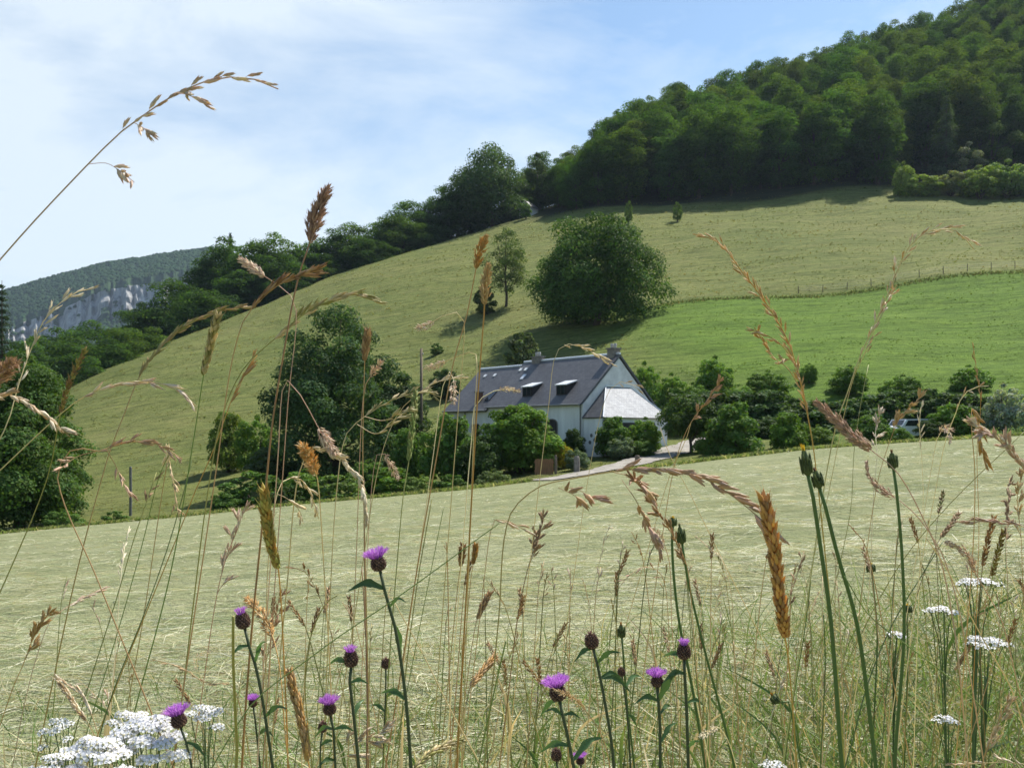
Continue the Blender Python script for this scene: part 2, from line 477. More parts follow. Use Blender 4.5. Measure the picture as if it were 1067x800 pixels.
idx = np.arange(nx * ny).reshape(ny, nx)
q = np.stack([idx[:-1, :-1], idx[:-1, 1:], idx[1:, 1:], idx[1:, :-1]], -1).reshape(-1, 4)
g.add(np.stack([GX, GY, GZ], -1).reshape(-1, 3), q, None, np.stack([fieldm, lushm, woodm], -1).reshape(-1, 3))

def ground_mat():
    m, t = new_mat('land')
    n = t.nodes.new; l = t.links.new
    o = n('ShaderNodeOutputMaterial'); b = n('ShaderNodeBsdfPrincipled')
    b.inputs['Roughness'].default_value = 0.95; b.inputs['Specular IOR Level'].default_value = 0.1
    a = n('ShaderNodeAttribute'); a.attribute_name = 'tone'
    sp = n('ShaderNodeSeparateColor'); l(a.outputs['Color'], sp.inputs[0])
    c = n('ShaderNodeTexCoord')
    def noise(scale, stretch, det=6, rough=.6, rot=0):
        g_ = n('ShaderNodeMapping'); g_.inputs['Scale'].default_value = stretch; g_.inputs['Rotation'].default_value = (0, 0, rot)
        k = n('ShaderNodeTexNoise'); k.inputs['Scale'].default_value = scale; k.inputs['Detail'].default_value = det; k.inputs['Roughness'].default_value = rough
        l(c.outputs['Object'], g_.inputs[0]); l(g_.outputs[0], k.inputs['Vector'])
        return k.outputs['Fac']
    def ramp(fac, stops):
        r = n('ShaderNodeValToRGB')
        e = r.color_ramp.elements
        e[0].position, e[0].color = stops[0][0], (*stops[0][1], 1)
        e[1].position, e[1].color = stops[-1][0], (*stops[-1][1], 1)
        for p_, c_ in stops[1:-1]:
            x = e.new(p_); x.color = (*c_, 1)
        l(fac, r.inputs['Fac']); return r.outputs['Color']
    def mix(f, x, y, blend='MIX'):
        k = n('ShaderNodeMix'); k.data_type = 'RGBA'; k.blend_type = blend
        if isinstance(f, float): k.inputs[0].default_value = f
        else: l(f, k.inputs[0])
        l(x, k.inputs[6]); l(y, k.inputs[7]); return k.outputs[2]
    big = noise(.035, (1, 1, 1), 5, .55)
    mid = noise(.25, (.5, 1.6, 1), 7, .7)
    streak = noise(.9, (.16, 1.5, 1.5), 6, .7, .12)
    fine = noise(5, (1, 1.8, 1), 5, .75)
    up = mix(.5, ramp(big, [(.3, (.110, .142, .040)), (.5, (.144, .164, .050)), (.72, (.195, .192, .074))]),
             ramp(mid, [(.3, (.078, .112, .030)), (.52, (.146, .166, .050)), (.75, (.20, .185, .08))]))
    lush = mix(.5, ramp(big, [(.3, (.085, .155, .020)), (.7, (.120, .192, .030))]), ramp(mid, [(.3, (.072, .138, .018)), (.75, (.14, .205, .036))]))
    hay = mix(.55, ramp(noise(.6, (.4, 1.2, 1), 6, .7, .2), [(.3, (.165, .20, .09)), (.5, (.28, .295, .155)), (.72, (.40, .40, .25))]),
              ramp(noise(3.0, (.35, 1.6, 1), 6, .8, .25), [(.28, (.10, .135, .05)), (.5, (.26, .275, .14)), (.75, (.43, .42, .26))]))
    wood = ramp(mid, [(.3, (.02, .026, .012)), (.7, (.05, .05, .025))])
    x = mix(sp.outputs[1], up, lush)
    st = ramp(streak, [(.30, (.52, .56, .50)), (.5, (1, 1, 1)), (.72, (1.34, 1.3, 1.22))])
    x = mix(1.0, x, st, 'MULTIPLY')
    fn = ramp(fine, [(.3, (.7, .72, .7)), (.7, (1.25, 1.22, 1.2))])
    x = mix(1.0, x, fn, 'MULTIPLY')
    md = ramp(noise(1.3, (.7, 1.6, 1), 5, .7), [(.32, (.68, .72, .66)), (.5, (1, 1, 1)), (.7, (1.25, 1.22, 1.18))])
    x = mix(1.0, x, md, 'MULTIPLY')
    x = mix(sp.outputs[0], x, hay)
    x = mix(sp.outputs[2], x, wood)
    l(x, b.inputs['Base Color'])
    h = n('ShaderNodeMath'); h.operation = 'MULTIPLY_ADD'; h.inputs[1].default_value = 1.6
    l(streak, h.inputs[0]); l(fine, h.inputs[2])
    u = n('ShaderNodeBump'); u.inputs['Strength'].default_value = 0.8; u.inputs['Distance'].default_value = 0.25
    l(h.outputs[0], u.inputs['Height']); l(u.outputs[0], b.inputs['Normal'])
    l(b.outputs[0], o.inputs[0])
    return m
M['land'] = ground_mat()
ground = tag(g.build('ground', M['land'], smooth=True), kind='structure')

# gravel track past the house: a draped strip with worn edges
M['gravel'] = plain('gravel', (0.27, 0.25, 0.22), 0.95, 0.1, 0.3, 1.2, 0.0)
def track(pix, halfw):
    P = np.array([ray(*p, y0=46) for p in pix])
    P = catmull(P[:, :2], 60)
    T = np.gradient(P, axis=0); T /= np.linalg.norm(T, axis=1)[:, None]
    Nn = np.stack([-T[:, 1], T[:, 0]], 1)
    m = 7; rows = []
    for i in range(len(P)):
        hw = halfw * (1 + .10 * math.sin(i * .9) + .06 * math.sin(i * 2.3))
        for k in range(m):
            p = P[i] + Nn[i] * hw * (2 * k / (m - 1) - 1)
            rows.append((p[0], p[1], float(H(p[0], p[1])) + .05 + (.03 if k in (1, 5) else 0) * 0))
    ii = np.arange(len(P) * m).reshape(len(P), m)
    qq = np.stack([ii[:-1, :-1], ii[:-1, 1:], ii[1:, 1:], ii[1:, :-1]], -1).reshape(-1, 4)
    return MB().add(rows, qq)
tag(track([(562, 503), (590, 497), (622, 491), (655, 484), (690, 474), (716, 466), (740, 459), (775, 452)], 1.4).build('track', M['gravel'], smooth=True), kind='structure')

# far limestone mountain
M['cliff'] = plain('limestone', (0.27, 0.27, 0.265), 0.95, 0.1, 0.7, 0.07, 0.0, stretch=(1.2, 1.2, .22))
def mountain():
    pxs = np.linspace(-260, 520, 300)
    sky_y = np.interp(pxs, [-260, -60, 15, 60, 110, 160, 220, 300, 520], [345, 318, 301, 287, 275, 267, 259, 282, 330])
    ct = np.interp(pxs, [-260, 0, 20, 60, 85, 110, 160, 210, 240, 300, 520], [360, 345, 335, 318, 306, 297, 288, 281, 290, 300, 340])
    cb = np.interp(pxs, [-260, 0, 20, 60, 85, 110, 160, 210, 240, 300, 520], [368, 360, 358, 356, 348, 336, 326, 314, 302, 306, 350])
    jig = np.convolve(rng.normal(size=300), np.ones(3) / 3, 'same')
    jig2 = np.convolve(rng.normal(size=300), np.ones(5) / 5, 'same')
    sky_y = sky_y + jig2 * 1.2
    rows = []
    for py, y in ((sky_y + 60, 2600), (sky_y + 3, 2000), (sky_y, 1880), (sky_y + (ct - sky_y) * .5, 1750)):
        rows.append(np.stack([(pxs - CX) / F * y, np.full(300, y * 1.), (HY - py) / F * y], 1))
    for k in range(7):
        f = k / 6
        y = 1640 - 45 * f + jig * 14 + jig2 * 12 * (k % 2)
        py = ct + jig2 * 2.5 + (cb - ct + jig * 4) * f
        rows.append(np.stack([(pxs - CX) / F * y, y, (HY - py) / F * y], 1))
    for f, y in ((.3, 1450), (.65, 1250), (1., 1050)):
        py = cb + (440 - cb) * f + jig2 * 2
        rows.append(np.stack([(pxs - CX) / F * y, np.full(300, y * 1.), (HY - py) / F * y], 1))
    return np.array(rows)
MR = mountain()
def sheet(A):
    r, c_ = A.shape[:2]
    ii = np.arange(r * c_).reshape(r, c_)
    return MB().add(A.reshape(-1, 3), np.stack([ii[:-1, :-1], ii[:-1, 1:], ii[1:, 1:], ii[1:, :-1]], -1).reshape(-1, 4))
M['farwood'] = plain('wooded_slope', (0.034, 0.062, 0.026), 0.95, 0.05, 0.3, 0.03)
hill = tag(sheet(MR).build('mountain', M['farwood'], smooth=False), kind='structure')
hill.data.materials.append(M['cliff'])
fi = np.arange(len(hill.data.polygons)) // 299
fc = np.arange(len(hill.data.polygons)) % 299
pxf = np.linspace(-260, 520, 300)[fc]
lo_ = 4 + np.abs(np.convolve(rng.normal(size=299), np.ones(4) / 2, 'same')) * .8
hi_ = 9.4 - np.abs(np.convolve(rng.normal(size=299), np.ones(6) / 2.4, 'same')) * 1.0
isc = (fi >= lo_[fc]) & (fi <= hi_[fc]) & (pxf > 8) & (pxf < 235)
# green ledges break up the rock
hill.data.polygons.foreach_set('material_index', isc.astype(np.int32))
# the wood that covers it
fw = MB()
NC = 20000
ic = rng.integers(0, 299, NC); wr = rng.choice([1, 2, 3, 5, 7, 10, 11, 12], NC, p=[.17, .25, .195, .002, .003, .14, .13, .11])
fa = rng.random(NC)[:, None]; fb = rng.random(NC)[:, None]
pc = (MR[wr, ic] * (1 - fa) + MR[wr, ic + 1] * fa) * (1 - fb) + (MR[wr + 1, ic] * (1 - fa) + MR[wr + 1, ic + 1] * fa) * fb
rad = rng.uniform(3.0, 5.0, NC)
dirs = np.array([[math.sin(b_) * math.cos(a_), math.sin(b_) * math.sin(a_), math.cos(b_)] for b_ in (.55, 1.25, 1.9) for a_ in np.arange(6) * math.pi / 3 + b_] + [[0, 0, 1]])
V = pc[:, None] + dirs[None] * (rad[:, None] * rng.uniform(.75, 1.2, (NC, 19)))[..., None]
tq = []
for r_ in range(2):
    for k in range(6):
        k2 = (k + 1) % 6
        tq += [(r_ * 6 + k, (r_ + 1) * 6 + k, r_ * 6 + k2), (r_ * 6 + k2, (r_ + 1) * 6 + k, (r_ + 1) * 6 + k2)]
tq += [(18, k, (k + 1) % 6) for k in range(6)]
TQ = (np.array(tq)[None] + (np.arange(NC) * 19)[:, None, None]).reshape(-1, 3)
cw = np.array([.036, .070, .026]) * rng.uniform(.8, 1.2, (NC, 1)) * np.array([1, 1, 1]) + rng.normal(size=(NC, 3)) * .002
fw.add(V.reshape(-1, 3), None, TQ, np.repeat(np.clip(cw, .005, 1), 19, 0))
M['canopy'] = foliage('canopy', 0.9, 0.02, 0.2, (1.2, 1.3, .6), use_object=False)
tag(fw.build('distant_wood', M['canopy'], smooth=True), 'blue-green wood covering the distant mountain around the pale cliff', 'wood', kind='stuff')

# the air: far things fade to blue
hz = MB().box(-3300, 3300, -40, 3300, -420, 700)
m_, t_ = new_mat('air')
o_m = t_.nodes.new('ShaderNodeOutputMaterial'); v_m = t_.nodes.new('ShaderNodeVolumePrincipled')
v_m.inputs['Color'].default_value = (.62, .78, 1.0, 1)
v_m.inputs['Density'].default_value = 0.00007
v_m.inputs['Anisotropy'].default_value = 0.3
t_.links.new(v_m.outputs[0], o_m.inputs['Volume'])
if True:
    hz = tag(hz.build('haze', m_), kind='stuff')
# ------------------------------------------------------------------ trees and bushes
def unit(n):
    v = rng.normal(size=(n, 3)); return v / np.linalg.norm(v, axis=1)[:, None]

def crown_arrays(w, h, z0, nblob, nleaf, leaf, low=.0, rblob=(.26, .40), shape='round', tonev=.28, wob=1.0):
    """clumps of leaves: blob centres through an uneven crown envelope, leaves on the clumps"""
    n = 420
    t = rng.random(n)
    if shape == 'round': env = np.sin(math.pi * np.clip(.10 + .90 * t, 0, 1) ** .85) ** .6
    elif shape == 'cone': env = (1 - t) ** .85 + .05
    elif shape == 'dome': env = (1 - t ** 2.3) ** .55 * (.82 + .18 * np.clip(t / .25, 0, 1))
    elif shape == 'tall': env = .55 + .45 * np.sin(math.pi * t) - .42 * np.clip((t - .65) / .35, 0, 1)
    ang = rng.random(n) * 6.283
    p1, p2, p3 = rng.uniform(0, 6.28, 3)
    env = env * (1 + wob * .13 * np.sin(2 * ang + p1 + 2 * t) + wob * .10 * np.sin(3 * ang + p2 - 4 * t) + wob * .07 * np.sin(5 * ang + p3 + 6 * t))
    rr = rng.uniform(.05, 1, n) ** .4
    rb = rng.uniform(*rblob, n) * (.6 + .4 * env) * (.45 if shape == 'cone' else 1)
    lim = np.maximum(env - rb * .75, .03)
    C_ = np.stack([np.cos(ang) * rr * lim * w / 2, np.sin(ang) * rr * lim * w / 2, z0 + t * (h - z0)], 1)
    C_[:, 2] = np.minimum(C_[:, 2], h - rb * w * .40)
    C_[:, 2] = np.maximum(C_[:, 2], z0 + rb * w * .25)
    # spread the clumps evenly (farthest point first), jittered
    asp = np.array([1 / w, 1 / w, 1 / h])
    pick = [int(rng.integers(0, n))]
    dist = np.linalg.norm((C_ - C_[pick[0]]) * asp, axis=1)
    for _ in range(nblob - 1):
        k = int(np.argmax(dist * rng.uniform(.75, 1, n))); pick.append(k)
        dist = np.minimum(dist, np.linalg.norm((C_ - C_[k]) * asp, axis=1))
    cs = C_[pick]; rs = rb[pick] * w / 2 * rng.uniform(.8, 1.2, nblob)
    p = rs ** 2 / np.sum(rs ** 2)
    b = rng.choice(len(cs), nleaf, p=p)
    d = unit(nleaf)
    flip = (d[:, 2] < -.15) & (rng.random(nleaf) < .65)
    d[flip, 2] *= -1
    rad = rs[b] * np.where(rng.random(nleaf) < .85, rng.uniform(.72, 1.10, nleaf), rng.uniform(.2, .8, nleaf))
    fl = np.array([1, 1, .82])
    pos = cs[b] + d * rad[:, None] * fl
    # ragged outer twigs
    k = rng.random(nleaf) < .10
    pos[k] += unit(k.sum()) * (rs[b][k] * .30)[:, None]
    ok = pos[:, 2] > low
    nrm = d * 1.0 + unit(nleaf) * .62 + np.array([0, 0, .25])
    btone = rng.uniform(1 - tonev, 1 + tonev, len(cs))[b] * rng.uniform(.72, 1.28, nleaf)
    tone = np.stack([btone * rng.uniform(.85, 1.2, nleaf), btone, btone * rng.uniform(.7, 1.2, nleaf)], 1)
    size = leaf * rng.uniform(.6, 1.35, nleaf)
    return pos[ok], nrm[ok], size[ok], tone[ok], cs, rs

def tree_meshes(w, h, nblob, nleaf, leaf, z0f=.18, shape='round', trunk=.03, limbs=7, low=None, rblob=(.26, .40), mat='leaf'):
    z0 = h * z0f
    pos, nrm, size, tone, cs, rs = crown_arrays(w, h, z0, nblob, nleaf, leaf, low=z0 * .45 if low is None else low, shape=shape, rblob=rblob)
    cr = MB().leaves(pos, nrm, size, tone).mesh('crown', M[mat])
    tb = MB()
    R0 = h * trunk
    top = h * (.9 if shape in ('cone', 'tall') else .62)
    sp = catmull([(0, 0, -.5), (0.02 * w, 0, h * .12), (-.01 * w, .015 * w, h * .35), (.01 * w, 0, top)], 12)
    tb.tube(sp, np.linspace(R0 * 1.25, R0 * .25, 12) + np.array([R0 * .35] + [0] * 11), 8)
    order = rng.permutation(len(cs))[:limbs]
    for i in order:
        zs = rng.uniform(.12, .5) * h
        zs = min(zs, cs[i][2] * .8)
        k = np.argmin(np.abs(sp[:, 2] - zs))
        p = catmull([sp[k], sp[k] * .5 + cs[i] * .5 + np.array([0, 0, -.04 * h]), cs[i]], 7)
        tb.tube(p, np.linspace(R0 * .45, R0 * .1, 7), 5)
    return cr, tb.mesh('trunk', M['bark'], True)

def conifer_meshes(w, h, nlev, leaf):
    C_, N_, T_ = [], [], []
    tb = MB().tube([(0, 0, -.5), (0, 0, h * .5), (0, 0, h * .98)], [h * .016, h * .009, .02], 8)
    for i in range(nlev):
        t = .05 + .93 * i / nlev
        L0 = w / 2 * ((1 - t) ** .8 + .03)
        for k in range(9):
            a = rng.random() * 6.283; l_ = L0 * rng.uniform(.65, 1.15)
            m_ = max(8, int(60 * l_ / (w / 2)))
            q = rng.uniform(.1, 1, m_)
            droop_ = -.28 * q ** 1.5 * l_ + .12 * l_ * q
            r0 = np.stack([np.cos(a) * q * l_, np.sin(a) * q * l_, t * h + droop_], 1)
            r0 += rng.normal(size=(m_, 3)) * np.array([.10, .10, .07]) * l_ * (.5 + q[:, None]) + rng.normal(size=(m_, 3)) * leaf * .3
            C_.append(r0); N_.append(np.array([math.cos(a) * .5, math.sin(a) * .5, .8]) + unit(m_) * .6); T_.append(np.full((m_, 3), rng.uniform(.7, 1.3)) * rng.uniform(.75, 1.25, (m_, 1)))
            if k % 2 == 0: tb.tube([(0, 0, t * h), (np.cos(a) * l_ * .9, np.sin(a) * l_ * .9, t * h - .12 * l_)], [.012 * h * (1 - t) * .4 + .015, .01], 4)
    C_ = np.concatenate(C_)
    return MB().leaves(C_, np.concatenate(N_), leaf * rng.uniform(.6, 1.3, len(C_)), np.concatenate(T_), .4).mesh('crown', M['leaf']), tb.mesh('trunk', M['bark'], True)

def plant_thing(name, meshes, loc, scale, rz, colr, label, cat, group=None, parts=('crown', 'trunk')):
    e = empty(name, tuple(float(v) for v in loc), rz, label, cat, group)
    e.scale = scale
    for nm, me in zip(parts, meshes):
        o = bpy.data.objects.new(nm, me); col.objects.link(o); o.parent = e
        o.color = (*colr, 1) if nm in ('crown', 'foliage') else (1, 1, 1, 1)
    return e

BEECH = [tree_meshes(11, 19, 34 + 4 * i, 19000, .38, .05, 'round', .016, 6, rblob=(.30, .46), mat='beech') for i in range(5)]
CONI = [conifer_meshes(7, 19, 30, .7)]
ORD = ['first', 'second', 'third', 'fourth', 'fifth', 'sixth', 'seventh', 'eighth', 'ninth', 'tenth', 'eleventh', 'twelfth', 'thirteenth', 'fourteenth', 'fifteenth', 'sixteenth', 'seventeenth', 'eighteenth', 'nineteenth', 'twentieth', 'twenty-first', 'twenty-second', 'twenty-third', 'twenty-fourth', 'twenty-fifth', 'twenty-sixth', 'twenty-seventh', 'twenty-eighth', 'twenty-ninth', 'thirtieth', 'thirty-first', 'thirty-second', 'thirty-third', 'thirty-fourth', 'thirty-fifth', 'thirty-sixth', 'thirty-seventh', 'thirty-eighth', 'thirty-ninth', 'fortieth']

# the beech wood on the hill
n_w = 0
yy = 213.0
while yy < 338:
    step = 6.6 if yy < 222 else 9.0
    x = 8.0 + rng.uniform(-2, 2)
    while x < .64 * yy:
        px = x / yy * F + CX
        jx, jy = x + rng.uniform(-2.2, 2.2), yy + rng.uniform(-2.4, 2.4)
        x += step * rng.uniform(.85, 1.2)
        if yy < 216 and 905 < px < 1090: continue          # the shrubs stand here
        if yy < 222 and px < 575: continue
        if px < 590 and yy > 262: continue
        if yy > 300 and px < 640: continue
        k = rng.integers(0, 5)
        s = rng.uniform(.82, 1.18)
        if px < 620: s *= .72
        g_ = rng.uniform(.8, 1.25)
        c = np.array([.046, .086, .018]) * g_ * np.array([rng.uniform(.85, 1.3), 1, rng.uniform(.8, 1.2)])
        plant_thing('beech_tree', BEECH[k], (jx, jy, float(H(jx, jy)) - .3), (s * rng.uniform(.95, 1.2), s * rng.uniform(.95, 1.2), s), rng.uniform(0, 6.28), c,
                    'broad green beech crowded among its neighbours in the dark wood on the hill', 'tree', 'beeches of the wood on the hill')
        n_w += 1
    yy += 7.5 if yy < 222 else 10.5
print('wood trees', n_w)

# trees along the far side of the meadow crest: (px centre, top py, width px, y, tone)
LINE = [(62, 338, 70, 165, 0), (28, 352, 60, 150, 1), (95, 332, 66, 175, 1), (128, 338, 58, 165, 2), (150, 312, 55, 200, 0), (182, 288, 62, 205, 0), (205, 300, 60, 190, 1),
        (215, 268, 56, 215, 1), (236, 246, 58, 215, 0), (262, 252, 56, 208, 0), (285, 240, 62, 212, 2), (300, 265, 56, 200, 1), (312, 258, 48, 210, 0), (335, 262, 46, 208, 1), (346, 238, 50, 218, 0),
        (368, 230, 52, 216, 2), (384, 246, 44, 208, 1), (402, 224, 50, 218, 0), (424, 208, 50, 220, 0), (448, 214, 44, 220, 1), (440, 232, 34, 213, 2), (462, 196, 46, 222, 0), (478, 182, 52, 226, 1), (118, 352, 50, 160, 0), (160, 340, 52, 172, 2), (80, 360, 60, 150, 1), (345, 270, 40, 206, 2), (398, 250, 34, 207, 0), (250, 280, 56, 200, 1), (225, 300, 50, 190, 0)]
TC = [np.array([.044, .084, .026]), np.array([.036, .070, .026]), np.array([.058, .098, .032])]
LINE += [(540, 196, 40, 226, 0), (550, 178, 44, 230, 2), (532, 200, 34, 224, 1), (492, 178, 44, 228, 0), (414, 222, 44, 214, 2), (378, 244, 44, 212, 0), (325, 250, 50, 214, 1), (272, 262, 50, 206, 0)]
LINE = [(a, b, c * 1.15, d, e) for a, b, c, d, e in LINE]
LINE.sort()
for i, (px, py, w, y, tn) in enumerate(LINE):
    x = (px - CX) / F * y; z = float(H(x, y)); top = (HY - py) / F * y
    ww = w / F * y
    zb = min(z, top - max(11.0, 1.3 * ww))
    h = top - zb
    plant_thing('deciduous_tree', BEECH[i % 5], (x, y, zb - .2), (ww / 11 * 1.12, ww / 11 * 1.12, h / 19), rng.uniform(0, 6.28), TC[tn] * rng.uniform(.85, 1.2),
                f'dense green tree behind the crest of the sloping meadow, {ORD[i]} from its western end', 'tree', 'trees lining the crest of the meadow')
ex = (240 - CX) / F * 222
plant_thing('spruce_tree', CONI[0], (ex, 222, float(H(ex, 222)) - 2), (.55, .55, (HY - 240) / F * 222 / 19 - (float(H(ex, 222)) - 2) / 19), 0, (.028, .05, .03), 'dark pointed spruce rising above the rounded trees of the crest', 'tree')

def solo(name, px, top, w, y, colr, nblob, nleaf, leaf, label, shape='round', z0f=.16, trunk=.02, limbs=8, rblob=(.24, .36), dz=0, cat='tree', low=None):
    x = (px - CX) / F * y; z = float(H(x, y)) - .1 + dz
    h = (HY - top) / F * y - z; ww = w / F * y
    ms = conifer_meshes(ww, h, nblob, leaf) if shape == 'cone' else tree_meshes(ww, h, nblob, nleaf, leaf, z0f, shape, trunk, limbs, low, rblob)
    return plant_thing(name, ms, (x, y, z), (1, 1, 1), 0, colr, label, cat)

solo('oak_tree', 621, 221, 134, 120, (.060, .115, .028), 64, 46000, .36, 'big round dark green tree standing alone on the meadow above the house', 'dome', .02, .026, 12, (.22, .34), low=.3)
solo('ash_tree', 527, 236, 50, 140, (.085, .125, .045), 60, 6500, .28, 'slender sparse tree with thin trunk on the slope, its crown see-through', 'tall', .16, .014, 12, (.22, .34))
solo('lime_tree', 512, 150, 84, 222, (.062, .108, .038), 40, 22000, .55, 'tall grey-green tree on the skyline next to the small barn', 'round', .02, .02, 6, (.32, .46))
solo('maple_tree', 560, 160, 40, 232, (.060, .095, .028), 18, 6000, .5, 'rounded tree behind the small barn at the end of the wood', 'round', .1, .02, 5)
solo('walnut_tree', 18, 368, 178, 57, (.060, .110, .030), 70, 60000, .23, 'large dark spreading tree at the edge of the mown field, opposite the house', 'dome', .04, .03, 10, (.20, .30), low=.2)
solo('cypress_tree', 2, 288, 60, 92, (.034, .058, .034), 30, 7000, .3, 'dark feathery conifer rising behind the large dark spreading tree', 'cone', .05, .02, 0)
solo('alder_tree', 347, 318, 156, 66, (.058, .106, .046), 84, 52000, .22, 'tall bluish dark green tree in the hollow beyond the mown field', 'round', .0, .02, 10, (.18, .29), low=.2)
solo('alder_tree', 412, 380, 72, 70, (.052, .092, .036), 44, 16000, .24, 'smaller dark tree crowded between the tall bluish tree and the utility pole', 'round', .08, .02, 5)
solo('apple_tree', 719, 412, 62, 57, (.060, .100, .034), 22, 6000, .20, 'small garden tree on a bare forked trunk beside the gravel track', 'round', .34, .03, 7, (.28, .4), cat='tree')
solo('spruce_tree', 986, 96, 44, 209, (.06, .092, .05), 24, 5000, .5, 'pale green conifer in front of the dark wood above the shrubs', 'cone', .05, .02, 0)
solo('birch_tree', 1034, 108, 44, 214, (.090, .135, .035), 16, 4500, .45, 'bright leafy tree before the dark wood at the end of the shrubs', 'round', .12, .018, 6)
solo('hawthorn_tree', 1009, 146, 34, 207, (.17, .19, .13), 14, 3500, .4, 'whitish flowering tree between the pale conifer and the bright leafy tree', 'round', .1, .02, 4)

# bushes share four meshes
def bush_mesh(nblob, nleaf, leaf, rb, wob=1.0):
    pos, nrm, size, tone, cs, rs = crown_arrays(1.0, 1.0, .12, nblob, nleaf, leaf, low=-.05, shape='dome', rblob=rb, wob=wob)
    tb = MB()
    for i in rng.permutation(len(cs))[:6]:
        p = catmull([(rng.uniform(-.05, .05), rng.uniform(-.05, .05), -.08), cs[i] * np.array([.4, .4, .55]), cs[i]], 6)
        tb.tube(p, np.linspace(.022, .006, 6), 5)
    return MB().leaves(pos, nrm, size, tone, .65).mesh('foliage', M['leaf']), tb.mesh('stems', M['bark'], True)
BUSH = [bush_mesh(26, 7000, .060, (.26, .40)), bush_mesh(34, 7000, .055, (.20, .34)), bush_mesh(20, 2600, .085, (.24, .42)), bush_mesh(30, 3600, .07, (.16, .30))]
BIGBUSH = bush_mesh(110, 30000, .034, (.17, .24), .25)
def bush(px, top, bot, w, y, colr, label, kind=0, group=None, name='bush'):
    x = (px - CX) / F * y
    zt = (HY - top) / F * y
    ww = w / F * y
    z = min(float(H(x, y)), zt - max(.35, .62 * ww))
    if bot is not None: z = min(z, (HY - bot) / F * y + .25)
    me = BIGBUSH if kind == 9 else BUSH[kind]
    return plant_thing(name, me, (x, y, z - .1), (ww, ww, zt - z + .1), rng.uniform(0, 6.28), colr, label, 'bush', group, ('foliage', 'stems'))
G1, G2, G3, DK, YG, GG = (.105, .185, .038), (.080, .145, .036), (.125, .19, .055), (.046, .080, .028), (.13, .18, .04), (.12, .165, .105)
bush(541, 421, 500, 98, 55.5, G1, 'large round bright green bush hiding the middle of the house front', 9)
bush(500, 448, 508, 54, 53.5, DK, 'dark bush between the large round bush and the flowering elder', 1)
bush(469, 431, 508, 66, 55, G2, 'dark elder bush dotted with creamy flowers before the end of the house', 0, name='elder_bush')
bush(432, 440, 510, 58, 58, G2, 'leafy bush under the utility pole', 1)
bush(601, 466, 492, 26, 52.5, GG, 'small grey-green garden shrub near the wooden gate', 1)
bush(588, 461, 488, 22, 54.5, (.28, .24, .03), 'yellow flowering shrub beside the large round bush', 1)
bush(598, 446, 474, 26, 58.6, DK, 'dark shrub against the house wall next to the arched door', 0)
bush(640, 433, 474, 44, 58.2, G2, 'leafy climber mass hiding the wall under the pale roof', 0)
bush(672, 434, 472, 42, 59.2, G1, 'leafy shrub below the outer corner of the pale roof', 1)
bush(647, 453, 477, 34, 56.6, GG, 'pale grey-green shrub in front of the climber under the pale roof', 1)
bush(668, 457, 478, 34, 57, G2, 'low dark shrub next to the pale grey-green shrub by the track', 1)
bush(766, 418, 486, 66, 54, G2, 'full green bush dotted with pale blossom beside the small garden tree', 0)
bush(745, 440, 486, 40, 56, G1, 'green bush just behind the small garden tree', 1)
bush(820, 429, 476, 46, 55, G1, 'bright rounded bush at the field edge, with open grass on its far side', 0)
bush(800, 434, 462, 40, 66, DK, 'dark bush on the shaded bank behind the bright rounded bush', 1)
bush(852, 442, 470, 34, 57, G3, 'low light green bush along the field edge next to the bright rounded bush', 1)
bush(905, 428, 465, 46, 58, G2, 'green bush at the field edge beside the parked white car', 1)
bush(935, 443, 463, 38, 56, G1, 'low bush partly covering the parked white car', 1)
bush(992, 420, 462, 52, 58, G1, 'bright green bush between the parked car and the silvery shrub', 0)
bush(972, 436, 460, 36, 57, DK, 'dark low bush close against the parked car', 1)
bush(1046, 399, 456, 50, 57, (.24, .28, .24), 'silvery shrub with pale leaves at the field edge', 1, name='silver_shrub')
bush(1082, 412, 450, 40, 60, G2, 'dark shrub just beyond the silvery shrub', 0)
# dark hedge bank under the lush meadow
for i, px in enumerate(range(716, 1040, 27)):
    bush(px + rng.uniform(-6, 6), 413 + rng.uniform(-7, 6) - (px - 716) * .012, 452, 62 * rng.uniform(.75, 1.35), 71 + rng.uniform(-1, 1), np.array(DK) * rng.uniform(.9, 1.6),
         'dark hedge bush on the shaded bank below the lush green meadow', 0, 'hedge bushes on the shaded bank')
# young trees and shrubs at the foot of the lush meadow
for px, tp, w, y, lb in [(672, 374, 30, 80, 'young bushy tree just behind the gable of the house'), (700, 386, 30, 80, 'young leafy shrub on the meadow foot near the gable'), (745, 368, 38, 82, 'tallest of the young shrubs at the foot of the lush meadow'),
                         (722, 396, 30, 79, 'low young shrub beside the tallest young shrub'), (800, 383, 34, 82, 'feathery young shrub on the meadow foot above the shaded bank'), (770, 398, 26, 79, 'low spreading shrub between the tallest and the feathery young shrub'),
                         (843, 376, 16, 86, 'tiny sapling at the foot of the lush meadow'), (885, 378, 36, 82, 'bushy young shrub on the meadow foot behind the drooping pale grass'), (940, 388, 34, 80, 'round young shrub on the bank behind the parked car'),
                         (1010, 378, 36, 82, 'young shrub on the bank behind the silvery shrub')]:
    bush(px, tp + 2, None, w * 1.3, y + 2, np.array(G1) * rng.uniform(.85, 1.1), lb, 1, name='young_shrub')
